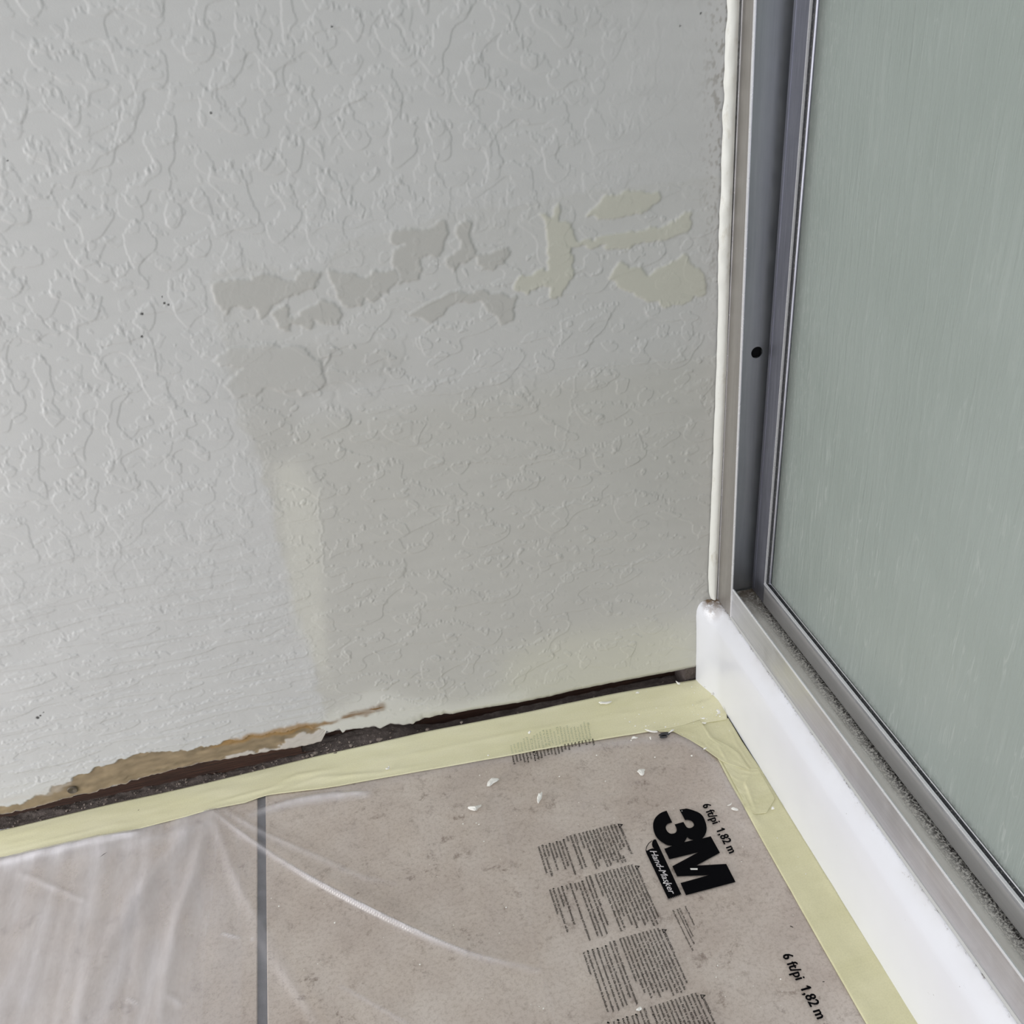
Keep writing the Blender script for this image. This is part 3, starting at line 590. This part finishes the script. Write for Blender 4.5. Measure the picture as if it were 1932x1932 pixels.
# the film is pulled flat where it is taped down by the curb
film = gridobj('masking_film', np.stack([FX, FY, FZ], -1), len(fx), len(fy), m_film, label='clear printed plastic masking film spread over the beige tile floor', cat='plastic film')
vflt(film, 'haze', HZ)
def fz(x, y):
    i = int(np.clip((y + 1.15) / .0026, 0, len(fy) - 1)); j = int(np.clip((x + 1.75) / .0026, 0, len(fx) - 1)); return FZ[max(0, i - 1):i + 2, max(0, j - 1):j + 2].max()

# ------------------------------------------------------------------ print on the film
zp = .0022
def polyprint(name, P, off, sc, m=None, z=zp, holes=(), **k):
    q = [Vector((*fl(off[0] + x * sc, off[1] + y * sc), 0)) for x, y in P]; loops = [q]
    for h in holes: loops.append([Vector((*fl(off[0] + x * sc, off[1] + y * sc), 0)) for x, y in h])
    T = tessellate_polygon(loops); allv = [v for l in loops for v in l]
    V = [(v.x, v.y, z) for v in allv]; F = []
    for a, b, c in T:
        n_ = (allv[b] - allv[a]).cross(allv[c] - allv[a]).z; F.append((a, b, c) if n_ > 0 else (a, c, b))
    return V, F
def curvepts(P, n=5): return [tuple(p) for p in smoothline(P, n)]
LO, LS = (1180, 1480), 240 / 1932
three = curvepts([(625, 415), (560, 438), (500, 475), (450, 530), (425, 590), (420, 660), (435, 740), (470, 815), (530, 875), (600, 922), (650, 944), (712, 950)], 4) + [(895, 893), (940, 815), (960, 835), (985, 852), (1032, 862)] + \
    curvepts([(1168, 838), (1205, 790), (1230, 720), (1230, 650), (1215, 590), (1182, 510), (1130, 455), (1050, 418), (940, 385), (900, 388)], 4) + [(820, 400), (905, 560)] + \
    curvepts([(940, 555), (985, 565), (1025, 595), (1040, 635), (1015, 668), (970, 680), (930, 665), (905, 630)], 4) + [(880, 587), (745, 625)] + \
    curvepts([(768, 665), (778, 705), (765, 745), (722, 765), (680, 763), (640, 735), (615, 690), (614, 650), (640, 615)], 4) + [(710, 595)]
emm = [(590, 995), (712, 950), (895, 893), (1032, 862), (1168, 838), (1295, 805), (1435, 1055), (1075, 1250), (1530, 1225), (1672, 1500), (920, 1700), (835, 1515), (1265, 1395), (785, 1415), (712, 1260), (1100, 1050), (668, 1155)]
obj('logo_numeral', *polyprint('logo', three, LO, LS), m_ink, film, label='large black printed numeral 3')
obj('logo_letter', *polyprint('logo', emm, LO, LS), m_ink, film, label='large black printed letter M')
zig = []
for i in range(9):
    t_ = i / 8; zig.append((855 - 200 * t_, 1700 + 70 * t_)); 
    if i < 8: t_ = (i + .5) / 8; zig.append((855 - 200 * t_ - 8, 1700 + 70 * t_ - 22))
strip = [(462, 850), (430, 855), (410, 880), (402, 930), (415, 970), (438, 992), (405, 990), (370, 1000), (325, 1025), (316, 1010), (328, 965), (358, 915), (412, 872), (405, 866), (350, 908), (318, 960), (306, 1015), (314, 1050)]
strip = [(462, 850)] + zig + strip[::-1][:-1]
obj('printed_label', *polyprint('s', strip, LO, LS), m_ink, film, label='black printed tape-shaped label with white script')

def textmesh(body, shear=0.0, bold=.0):
    V, F = rawtext(body, shear)
    if body.startswith('6 '):                        # give the figure 1 its flag
        i = body.index('1'); a = rawtext(body[:i + 1])[0]; o = rawtext('1')[0]; ws = o[:, 0].max() - o[:, 0].min(); xr = a[:, 0].max(); h = o[:, 1].max(); b = len(V)
        V = np.vstack([V, [(xr - ws + .01, h, 0), (xr - ws - .14, h - .15, 0), (xr - ws - .14, h - .25, 0), (xr - ws + .01, h - .13, 0)]]); F = F + [(b, b + 1, b + 2, b + 3)]
    if bold > 0:
        n = len(V); W = []; G = []
        for q, (dx, dy) in enumerate(((-bold, 0), (bold, 0), (0, bold * .5), (0, -bold * .5))):
            W.append(V + np.array([dx, dy, q * .00003])); G += [tuple(q * n + i for i in f) for f in F]
        V = np.vstack(W); F = G
    return V, F
def rawtext(body, shear=0.0):
    cu = bpy.data.curves.new('t', 'FONT'); cu.body = body; cu.size = 1; cu.shear = shear; cu.resolution_u = 2
    o = bpy.data.objects.new('t', cu); COL.objects.link(o); dg = bpy.context.evaluated_depsgraph_get()
    me = bpy.data.meshes.new_from_object(o.evaluated_get(dg)); V = np.array([v.co[:] for v in me.vertices]); F = [tuple(p.vertices) for p in me.polygons]
    bpy.data.objects.remove(o, do_unlink=True); bpy.data.curves.remove(cu); bpy.data.meshes.remove(me); return V, F
def puttext(body, p0, p1, hv, shear=0.0, bold=.0, z=zp, acc=None, cap=.72):
    """p0 -> p1 baseline in the photo, hv the capital height"""
    V, F = textmesh(body, shear, bold)
    if len(V) == 0: return
    x0, x1 = V[:, 0].min(), V[:, 0].max(); A = np.array(fl(*p0)); B = np.array(fl(*p1)); Hh = np.array(fl(p0[0] + hv[0], p0[1] + hv[1]))
    u = (B - A) / (x1 - x0); v = (Hh - A) / cap
    P = A + (V[:, :1] - x0) * u + V[:, 1:2] * v
    b = len(acc[0]); acc[0].extend([(p[0], p[1], z + dz_) for p, dz_ in zip(P, V[:, 2])]); acc[1].extend([tuple(b + i for i in f) for f in F])
def sc_(p, o, s): return (o[0] + p[0] * s, o[1] + p[1] * s)
acc = ([], []); puttext('6 ft/pi  1,82 m', sc_((1163, 330), LO, LS), sc_((1580, 1072), LO, LS), (120 * LS, -40 * LS), bold=.035, acc=acc); obj('size_print', acc[0], acc[1], m_ink, film, label='bold printed size text beside the big logo')
acc = ([], []); puttext('6 ft/pi  1,82 m', (1475, 1804), (1542, 1926), (18.5, -5.2), bold=.035, acc=acc); obj('size_print', acc[0], acc[1], m_ink, film, label='bold printed size text near the curb tape')
acc = ([], []); puttext('Hand-Masker', sc_((368, 1030), LO, LS), sc_((672, 1690), LO, LS), (100 * LS, -14 * LS), shear=.22, bold=.018, z=zp + .0003, acc=acc); obj('label_lettering', acc[0], acc[1], m_whiteprint, film, label='white slanted lettering on the black label')
QO, QS = (980, 1480), 470 / 1932; AO, AS = (1000, 1500), 250 / 1932
def tri(acc, c, s, off, k):
    """warning triangle with an exclamation mark, apex pointing along the text height"""
    def q(a, b): return fl(off[0] + (c[0] + a * s[0] + b * s[2]) * k, off[1] + (c[1] + a * s[1] + b * s[3]) * k)
    for ring_ in ([(-.5, 0), (.5, 0), (0, 1)],):
        o_ = [q(*p) for p in ring_]; g = [q(p[0] * .52, .17 + p[1] * .52) for p in ring_]; b = len(acc[0])
        acc[0].extend([(p[0], p[1], zp) for p in o_ + g]); acc[1].extend([(b + i, b + (i + 1) % 3, b + 3 + (i + 1) % 3, b + 3 + i) for i in range(3)])
    b = len(acc[0]); acc[0].extend([(*q(-.05, .25), zp), (*q(.05, .25), zp), (*q(.05, .62), zp), (*q(-.05, .62), zp)]); acc[1].append((b, b + 1, b + 2, b + 3))
def block(name, lines, off, k, label, hv, bold=.028, trip=None):
    acc = ([], [])
    for (p, dy, sl, body) in lines:
        bul = body.startswith('*'); body = body.lstrip('*')
        p0 = sc_(p, off, k); p1 = sc_((p[0] + sl * dy, p[1] + dy), off, k)
        if bul:
            c = np.array(fl(*sc_((p[0] + hv[0] * .35 / 1, p[1] - 6 / (k * 8)), off, k))); b = len(acc[0]); r = .0009
            acc[0].extend([(c[0] + r * math.cos(i * math.tau / 8), c[1] + r * math.sin(i * math.tau / 8), zp) for i in range(8)]); acc[1].append(tuple(range(b, b + 8)))
        hb = body.split('|')
        if len(hb) == 2:      # bold lead word
            fr_ = len(hb[0]) * 1.22 / (len(hb[0]) * 1.22 + len(hb[1])); pm_ = (p0[0] + (p1[0] - p0[0]) * fr_, p0[1] + (p1[1] - p0[1]) * fr_)
            puttext(hb[0], p0, (p0[0] + (pm_[0] - p0[0]) * .97, p0[1] + (pm_[1] - p0[1]) * .97), (hv[0] * k, hv[1] * k), bold=.035, acc=acc); puttext(hb[1].strip(), pm_, p1, (hv[0] * k, hv[1] * k), bold=bold, acc=acc)
        else: puttext(body, p0, p1, (hv[0] * k, hv[1] * k), bold=bold, acc=acc)
    if trip: tri(acc, trip[0], trip[1], off, k)
    return obj(name, acc[0], acc[1], m_ink, film, label=label)
# English
sl = lambda x: .44 - .13 * (1300 - x) / 1190
EN = [((1302, 497), 385, 'WARNING:| To avoid danger of'), ((1218, 447), 330, 'suffocation, keep this film'), ((1345, 905), 92, 'ng to'), ((1165, 460), 355, 'babies and children. This fi'), ((1114, 472), 540, 'nose and mouth and prevent breathing. Do'),
      ((1062, 484), 520, 'NOT use in cribs, beds, carriages or play'), ((1010, 498), 480, 'pens. This is NOT a toy. Unrolling and'), ((958, 511), 540, 'spraying plastic film may produce sparks,'), ((907, 524), 545, 'which can ignite flammable vapors. Do not'),
      ((857, 537), 420, 'unroll and unfold plastic film near'), ((806, 548), 515, 'flammable vapors - when spraying paint,'), ((756, 561), 540, 'for example. Keep away from open flames'), ((704, 575), 225, 'and heat sources.'),
      ((630, 594), 475, 'NOTICE:| For automotive, marine and'), ((578, 608), 490, 'industrial applications, imprinting may'), ((526, 621), 80, 'occur.'), ((475, 672), 510, '*Remove film if moisture/ condensation'), ((424, 692), 370, 'under film occurs or is likely.'),
      ((373, 702), 405, '*Not recommended for use over'), ((322, 720), 215, 'uncured coating.'), ((270, 728), 385, '*Not recommended for use on'), ((220, 748), 170, 'wet surfaces.'), ((168, 755), 450, '*Do not apply "printed side" of film'), ((113, 770), 395, 'toward surface to be masked.')]
block('warning_print', [(p, d, sl(p[0]), b) for p, d, b in EN], AO, AS, 'printed English warning block, smallest and furthest from the viewer', (36, -11), trip=((1292, 470), (30, 68, 66, -28)))
GE = [((905, 668), 375, 'WARNUNG:| Um Erstickungsgefahren zu vermeiden,'), ((862, 634), 462, 'bewahren Sie diese Folie außerhalb der Reichweite von'), ((835, 641), 470, 'Kleinkindern und Kindern auf. Die dünne Folie kann sich an der'), ((807, 648), 430, 'Nase und am Mund festsetzen und das Atmen verhindern.'),
      ((779, 654), 450, 'NICHT für Kinderbetten, Betten, Kinderwagen oder Laufställe'), ((751, 661), 405, 'verwenden. Dies ist KEIN Spielzeug. Beim Abrollen und'), ((722, 669), 455, 'Auftragen von Kunststofffolien kann es zu einer Funkenbildung'), ((694, 676), 425, 'kommen, wodurch sich entflammbare Dämpfe entzünden'),
      ((666, 684), 350, 'können. Bringen oder rollen Sie in der Nähe von'), ((637, 692), 445, 'entflammbaren Dämpfen keine Kunststofffolie aus bzw. ab -'), ((609, 700), 450, 'z. B. beim Aufsprühen von Farbe. Von offenen Flammen und'), ((581, 708), 172, 'Hitzequellen fern halten.'),
      ((535, 718), 385, 'HINWEIS:| Bei Fahrzeug-, Schiffs- und industriellen'), ((508, 726), 450, 'Anwendungen kann es zu Einprägungen kommen.'), ((480, 762), 425, '*Entfernen Sie die Folie, wenn Feuchtigkeit/Kondensation'), ((452, 770), 415, 'unter der Folie auftritt oder die Wahrscheinlichkeit dazu'), ((424, 778), 55, 'besteht.'),
      ((388, 784), 438, '*Nicht empfohlen für die Anwendung auf nicht gehärtetem'), ((358, 792), 38, 'Lack.'), ((323, 804), 295, '*Nicht empfohlen für die Anwendung auf'), ((293, 812), 150, 'nassen Oberflächen.'), ((258, 820), 338, '*Legen Sie nicht die „bedruckte Seite“ auf die'), ((230, 826), 195, 'abzudeckende Oberfläche.')]
s2 = lambda x: .45 - .13 * (900 - x) / 670
block('warning_print', [(p, d, s2(p[0]), b) for p, d, b in GE], QO, QS, 'printed German warning block beside the label', (18, -6), trip=((902, 655), (14, 34, 34, -14)))
FRN = [((1117, 1160), 392, 'MISE EN GARDE :| Pour prévenir tout risque de'), ((1066, 1125), 480, 'suffocation, conserver cette pellicule hors de la portée des'), ((1037, 1132), 495, 'nourrissons et des enfants. La pellicule pourrait coller sur le'), ((1008, 1140), 490, 'nez ou sur la bouche et ainsi empêcher de respirer. Ne PAS'),
       ((979, 1148), 500, 'utiliser sur les berceaux, les lits d\'enfants, les poussettes ou'), ((950, 1156), 450, 'les parcs. Cette pellicule n\'est PAS un jouet. Le fait de'), ((920, 1164), 455, 'dérouler et de déplier la pellicule de plastique risque de'), ((890, 1172), 490, 'produire des étincelles qui peuvent enflammer les vapeurs'),
       ((860, 1181), 450, 'inflammables. Ne pas dérouler et déplier la pellicule de'), ((830, 1190), 480, 'plastique à proximité de vapeurs inflammables, lors de la'), ((800, 1198), 430, 'pulvérisation de peinture, par exemple. Éloigner des'), ((772, 1206), 340, 'flammes nues et des sources de chaleur.'),
       ((722, 1222), 500, 'AVIS :| Dans le cadre d\'utilisations dans le secteur automobile,'), ((694, 1230), 440, 'maritime ou industriel, ce produit risquerait d\'imprégner.'), ((662, 1264), 460, '*Retirer la pellicule si de l\'humidité/ de la condensation'), ((634, 1272), 470, 'se forme sous la pellicule ou si elle risque de se former.'),
       ((598, 1284), 485, '*Utilisation non recommandée sur les enduits non traités.'), ((560, 1294), 485, '*Utilisation non recommandée sur les surfaces mouillées.'), ((523, 1304), 475, '*Ne pas appliquer la «face imprimée» de la pellicule sur'), ((492, 1314), 178, 'la surface à masquer.')]
s3 = lambda x: .45 - .12 * (1117 - x) / 620
block('warning_print', [(p, d, s3(p[0]), b) for p, d, b in FRN], QO, QS, 'printed French warning block below the German one', (18.5, -6), trip=((1110, 1148), (15, 35, 36, -14)))
IT = [((1418, 1672), 390, 'AVVERTENZA:| onde evitare il pericolo di'), ((1358, 1628), 490, 'soffocamento, tenere la pellicola fuori dalla portata dei'), ((1327, 1636), 490, 'bambini e neonati. La pellicola sottile può facilmente'), ((1295, 1646), 470, 'aderire al naso e alla bocca e impedire la'), ((1264, 1655), 500, 'respirazione. NON usare in culle, letti, passeggini o'),
      ((1232, 1664), 480, 'box. NON è un giocattolo. Lo svolgimento'), ((1201, 1674), 470, 'srotolamento e spiegamento della pellicola di'), ((1170, 1684), 480, 'plastica potrebbero produrre scintille che'), ((1139, 1694), 450, 'causare l\'accensione di vapori infiammabili. Non'), ((1107, 1704), 470, 'eseguire tali operazioni in prossimità di vapori'),
      ((1076, 1714), 460, 'infiammabili, ad esempio durante la spruzzatura di'), ((1045, 1724), 440, 'vernice spray. Tenere lontano da fiamme libere e'), ((1013, 1734), 300, 'sorgenti di calore.'), ((958, 1748), 450, 'NOTA:| per applicazioni automobilistiche, in ambito'), ((928, 1758), 430, 'marino e industriale possono restare impronte.'),
      ((897, 1796), 400, '*Rimuovere la pellicola se si'), ((866, 1804), 380, 'forma condensa sotto la stessa.'), ((826, 1816), 380, '*Non raccomandato per uso su'), ((796, 1826), 260, 'non induriti.'), ((756, 1838), 360, '*Non raccomandato su'), ((724, 1848), 220, 'superfici bagnate.'), ((680, 1858), 350, '*Non applicare il lato')]
s4 = lambda x: .46 - .12 * (1418 - x) / 620
block('warning_print', [(p, d, s4(p[0]), b) for p, d, b in IT], QO, QS, 'printed Italian warning block, nearest to the viewer', (19, -6), trip=((1408, 1657), (15, 37, 37, -15)))
CP = [((1280, 955), 148, 'Patent: 3M.com/Patents'), ((1234, 970), 222, '© 2015, 3M. All rights reserved.'), ((1216, 977), 275, '3M and Hand-Masker are trademarks of 3M.'), ((1184, 985), 320, '3M y Hand-Masker son marcas registradas de 3M.')]
block('legal_print', [(p, d, .49, b) for p, d, b in CP], QO, QS, 'tiny printed legal lines under the big logo', (12, -5), bold=.03)
# crowded print where the film is gathered under the wall tape
acc = ([], []); words = ['toward', 'printed', 'not', 'masked.', 'surface', 'use on', 'Do', 'apply', 'coating.', 'uncured', 'film if', 'Remove', 'occur.', 'marine', 'industrial', 'may', 'and heat', 'sources', 'vapors', 'flames', 'near', 'unroll', 'Do not', 'which']
for i in range(24):
    u = 966 + i * 6.55; v = 1429 - i * 1.30 - 2.2 * (i > 14); ln = (random.uniform(9, 19) if i < 16 else random.uniform(6, 14))
    puttext(words[i], (u, v + 1), (u + ln * .22, v + 1 + ln), (4.2, -1.0), bold=.03, acc=acc, z=.0042)
obj('gathered_print', acc[0], acc[1], m_ink, film, label='crowded printed lines gathered against the wall tape')
acc = ([], [])
for i in range(24):
    u = 966 + i * 6.4; v = 1426 - i * 1.25; ln = random.uniform(24, 32) * (.55 + .45 * min(1, i / 10)); puttext(words[(i * 5) % 24], (u - .2 * ln, v - ln), (u, v), (4.2, -1.0), acc=acc, z=.0044)
obj('showthrough_print', acc[0], acc[1], mat('print_behind_tape', srgb(186, 190, 160), .7), film, label='faint printed lines showing through the wall tape')
V = []; F = []
for (u, v, a, b) in ((1254, 1391, .010, .0045), (1252, 1396, .007, .0035)):
    c = fl(u, v); n0 = len(V); V += [(c[0] + a * math.cos(i * math.tau / 12) * random.uniform(.7, 1), c[1] + b * math.sin(i * math.tau / 12) * random.uniform(.7, 1), .0062) for i in range(12)]; F.append(tuple(range(n0, n0 + 12)))
obj('ink_smudge', V, F, m_inkfaint, film, label='black ink smudge at the corner of the film')

# ------------------------------------------------------------------ masking tapes
def tape(name, top, bot, m, z, na, nb, seed, label, folds=(), amp_=.00016, wav=(.05, .014), edge=.0012):
    A_ = resample([fl(*p) for p in top], na); B_ = resample([fl(*p) for p in bot], na)
    t_ = np.linspace(0, 1, nb)[:, None, None]; G = A_[None] * (1 - t_) + B_[None] * t_
    dz = snoise(nb, na, .002, .0022, wav[1], wav[0], seed) * amp_; Z = z + np.clip(dz + amp_, 0, .01)
    tt = np.linspace(0, 1, nb)[:, None]; Z = Z + edge * np.clip((tt - .8) / .2, 0, 1) ** 2
    for P, wd, hg in folds:
        d, q_ = segdist(G[..., 0], G[..., 1], [fl(*p) for p in P]); Z = Z + hg * np.exp(-(d / wd) ** 2) * np.sin(np.pi * np.clip(q_ * .9 + .05, 0, 1))
    V = np.concatenate([G, Z[..., None]], -1)
    o = gridobj(name, V, na, nb, m, label=label, cat='masking tape', group=None); md = o.modifiers.new('thick', 'SOLIDIFY'); md.thickness = .0002; md.offset = -1; return o
topA = [(-600, 1697), (-160, 1603), (0, 1569), (217, 1517), (320, 1495), (435, 1468), (600, 1428), (700, 1406), (799, 1383), (985, 1347), (1159, 1310), (1329, 1281), (1338, 1297), (1346, 1311), (1358, 1324), (1370, 1338)]
botA = [(-600, 1749), (-160, 1655), (0, 1622), (109, 1598), (254, 1569), (362, 1541), (391, 1532), (430, 1524), (471, 1516), (496, 1505), (529, 1500), (600, 1492), (641, 1486), (720, 1471), (807, 1456), (964, 1428), (1117, 1401), (1246, 1380), (1330, 1367), (1372, 1360)]
# match the two edges by their place along the tape
def chop(P, n):   # resample by photo x
    P = np.array(P, float); u = np.linspace(P[0, 0], P[-1, 0], n); return list(zip(u, np.interp(u, P[:, 0], P[:, 1])))
topA = chop(topA, 90); botA = chop(botA, 90)
tape('masking_tape', topA, botA, m_tapeA, .0016, 560, 26, 101, 'long cream masking tape strip along the gap under the wall',
     folds=[([(495, 1497), (560, 1465), (640, 1452)], .004, .0014), ([(495, 1505), (600, 1470), (720, 1460), (820, 1442)], .0035, .0012), ([(600, 1478), (680, 1462)], .002, .001), ([(700, 1440), (900, 1400), (1150, 1352), (1310, 1330)], .0022, .0007), ([(380, 1525), (470, 1500), (560, 1478)], .003, .0010),
            ([(1305, 1335), (1340, 1320)], .0014, .0018), ([(1300, 1330), (1312, 1345)], .0012, .0010), ([(0, 1610), (250, 1550)], .003, .0006)])
topB = [(1318, 1362), (1345, 1415), (1376, 1476), (1400, 1518), (1440, 1591), (1535, 1760), (1633, 1932), (1700, 2050)]
botB = [(1374, 1357), (1400, 1401), (1440, 1461), (1470, 1510), (1500, 1558), (1620, 1751), (1735, 1932), (1805, 2043)]
tape('masking_tape', topB[::-1], botB[::-1], m_tapeB, .0014, 320, 20, 102, 'cream masking tape strip laid along the foot of the white curb',
     folds=[([(1408, 1480), (1402, 1500), (1420, 1540), (1435, 1560)], .0028, .0016), ([(1370, 1362), (1392, 1410), (1418, 1450), (1405, 1480)], .0016, .0012), ([(1432, 1490), (1440, 1520), (1448, 1545)], .003, .001)], edge=.0006)
topC = [(1240, 1381), (1290, 1371), (1320, 1361), (1334, 1380), (1345, 1395), (1372, 1408), (1394, 1424), (1404, 1440), (1416, 1455)]
botC = [(1246, 1384), (1271, 1384), (1299, 1398), (1327, 1415), (1345, 1428), (1362, 1440), (1385, 1448), (1414, 1458)]
tape('masking_tape', topC, botC, m_tapeB, .0028, 120, 24, 103, 'short diagonal masking tape piece bridging the two long strips at the corner',
     folds=[([(1322, 1365), (1340, 1395), (1362, 1410)], .0014, .0014), ([(1345, 1393), (1375, 1405), (1400, 1425)], .0016, .0014), ([(1355, 1410), (1372, 1440)], .0018, .0010)], edge=.0003)
topD = [(1374, 1448), (1398, 1450), (1418, 1453), (1432, 1458)]
botD = [(1409, 1538), (1425, 1539), (1445, 1536), (1462, 1520), (1468, 1512)]
tape('masking_tape', [(1360, 1434), (1385, 1447), (1410, 1452), (1430, 1452)], [(1411, 1530), (1424, 1539), (1446, 1537), (1462, 1510)], m_tapeB, .0026, 60, 60, 104, 'wrinkled square of masking tape overlapping the curb strip, torn at its lower end',
     folds=[([(1416, 1460), (1407, 1482), (1425, 1530)], .0022, .0016)], edge=.0)

# ------------------------------------------------------------------ paint and plaster chips
def chip(u, v, a, b, ang, h, label, z=.004, bend=0.0, seed=0, sub=2):
    r = random.Random(seed); bm = bmesh.new(); bmesh.ops.create_icosphere(bm, subdivisions=sub, radius=1); c = fl(u, v, z); ca, sa = math.cos(ang), math.sin(ang); V = []
    ph = [r.uniform(0, 6) for _ in range(6)]
    for q in bm.verts:
        t_ = math.atan2(q.co.y, q.co.x); k_ = 1 + .22 * math.sin(2 * t_ + ph[0]) + .18 * math.sin(3 * t_ + ph[1]) + .10 * math.sin(5 * t_ + ph[2])
        x, y = q.co.x * a * k_, q.co.y * b * k_ + bend * (q.co.x ** 2) * a; zz = q.co.z * h * (1 + .3 * math.sin(4 * q.co.x + ph[3]) + .2 * math.sin(7 * q.co.y + ph[4])) + h * .35 * math.sin(3 * q.co.x + ph[5])
        V.append((c[0] + x * ca - y * sa, c[1] + x * sa + y * ca, z + h + zz))
    F = [tuple(q.index for q in f.verts) for f in bm.faces]; bm.free()
    return obj('paint_chip', V, F, m_chip, label=label, cat='paint chip', group='fallen paint and plaster chips', org=(c[0], c[1], z))
R_ = math.radians
CH = [(929, 1476, .0078, .0058, R_(20), .0016, 'broad ragged white paint flake on the film below the wall tape', .003, 0),
      (896, 1528, .0080, .0040, R_(0), .0026, 'knobbly white plaster crumb cluster left of the long sliver', .003, .5),
      (1018, 1507, .0098, .0028, R_(68), .0022, 'long narrow white plaster sliver lying alone on the film', .003, 0),
      (1210, 1458, .0060, .0048, R_(-25), .0020, 'smooth rounded white flake on the film above the big numeral', .003, 0),
      (1386, 1528, .0040, .0026, R_(-25), .0014, 'small oval white flake beside the curb tape, above the size print', .003, 0),
      (1378, 1519, .0034, .0010, R_(20), .0008, 'thin white shaving just above the small oval flake', .003, .4),
      (1141, 1328, .0090, .0026, R_(-5), .0018, 'long white chip lying on the wall tape near the gap', .0045, .2),
      (1357, 1346, .0048, .0020, R_(70), .0020, 'curled white paint paring on the tape end against the curb', .0055, .9),
      (1228, 1381, .0085, .0014, R_(-28), .0012, 'stringy white paint shred at the lower edge of the wall tape', .0055, .3),
      (1197, 1393, .0042, .0024, R_(10), .0014, 'angular white flake left of the stringy shred', .0045, 0),
      (1227, 1393, .0022, .0014, R_(80), .0010, 'small white splinter below the stringy shred', .0045, 0),
      (1267, 1380, .0048, .0016, R_(18), .0010, 'slim white chip right of the black ink smudge', .0055, 0),
      (999, 1383, .0026, .0020, 0, .0014, 'lone white grain in the middle of the wall tape', .0045, 0),
      (733, 1451, .0030, .0020, R_(40), .0012, 'hooked white shaving on the left half of the wall tape', .0045, .9),
      (1279, 1290, .0040, .0016, R_(-50), .0014, 'white crumb on the wall tape nearest the wall corner', .0045, .4),
      (1203, 1308, .0026, .0018, 0, .0014, 'pea-like white grain on the tape by the narrow gap', .0045, 0),
      (1327, 1356, .0032, .0012, R_(-10), .0008, 'short flat white sliver on the tape end, upper of two', .0055, 0),
      (1329, 1365, .0034, .0011, R_(-15), .0008, 'short flat white sliver on the tape end, lower of two', .0055, .2),
      (1206, 1905, .0028, .0022, 0, .0014, 'white grain between the French and Italian print', .003, 0),
      (1330, 1413, .0030, .0010, 0, .0008, 'tiny white shaving on the edge of the diagonal tape', .0062, 0),
      (1458, 1526, .0028, .0018, R_(30), .0012, 'white crumb on the curb tape at the torn end of the overlap', .0050, 0),
      (1344, 1311, .0030, .0014, R_(40), .0018, 'dull crumb wedged between the tape slit and the curb', .0050, 0)]
for i, c_ in enumerate(CH): chip(*c_[:6], c_[6], z=c_[7], bend=c_[8], seed=i + 3)
def streakchip(u, v): pass
obj('print_scratch', *(lambda q: ([(*fl(*p), zp + .0006) for p in q], [(0, 1, 2, 3)]))([(1302, 1641), (1316, 1641), (1316, 1644), (1303, 1644)]), m_chip, film, label='short white scratch in the printed letter')
V = []; F = []
spots = []
for i in range(60): spots.append((random.gauss(1290, 60), random.gauss(1345, 30)))
for i in range(70): spots.append((random.uniform(500, 1560), random.uniform(1520, 1930)))
for i in range(35): spots.append((random.uniform(820, 1330), random.uniform(1430, 1560)))
for i in range(14): spots.append((random.uniform(1350, 1700), random.uniform(1500, 1900)))
for (u, v) in [(1305, 1301), (1316, 1302), (1311, 1308), (1329, 1301), (1310, 1312), (1262, 1294), (1291, 1295), (1202, 1341), (1206, 1353), (1201, 1357), (1202, 1362), (1224, 1354)]: spots.append((u, v))
for (u, v) in spots:
    x, y = fl(u, v)
    if y > -.006 or x > .003 or (v > 1440 and fz(x, y) > .003): continue
    on = v < 1440; r = random.choice((.0004, .0006, .0006, .0011)) * random.uniform(.7, 1.2) * (1.0 if on else .8)
    rock(V, F, (x, y, (.0050 if on else max(.0024, fz(x, y))) + r * .5), r)
obj('paint_crumbs', V, F, m_chip, label='scattered tiny white paint crumbs over the tape and film', cat='paint crumbs', kind='stuff')
# dark lint
V = []; F = []
for (u, v, l_, a) in ((197, 1617, .0050, .7), (263, 1533, .0012, 1), (1493, 1753, .0014, -.8), (1553, 1857, .0008, 0)):
    c = fl(u, v); ca, sa = math.cos(a) * l_, math.sin(a) * l_; b = len(V); wq = .0006; zl = max(.0045, fz(*c) + .0005)
    V += [(c[0] - ca - wq, c[1] - sa, zl), (c[0] + ca, c[1] + sa - wq, zl), (c[0] + ca + wq, c[1] + sa, zl), (c[0] - ca, c[1] - sa + wq, zl), (c[0], c[1], zl + .0008)]
    F += [(b, b + 1, b + 4), (b + 1, b + 2, b + 4), (b + 2, b + 3, b + 4), (b + 3, b, b + 4)]
obj('dark_lint', V, F, m_ink, label='few dark specks of lint on the film and tape', cat='lint', kind='stuff')
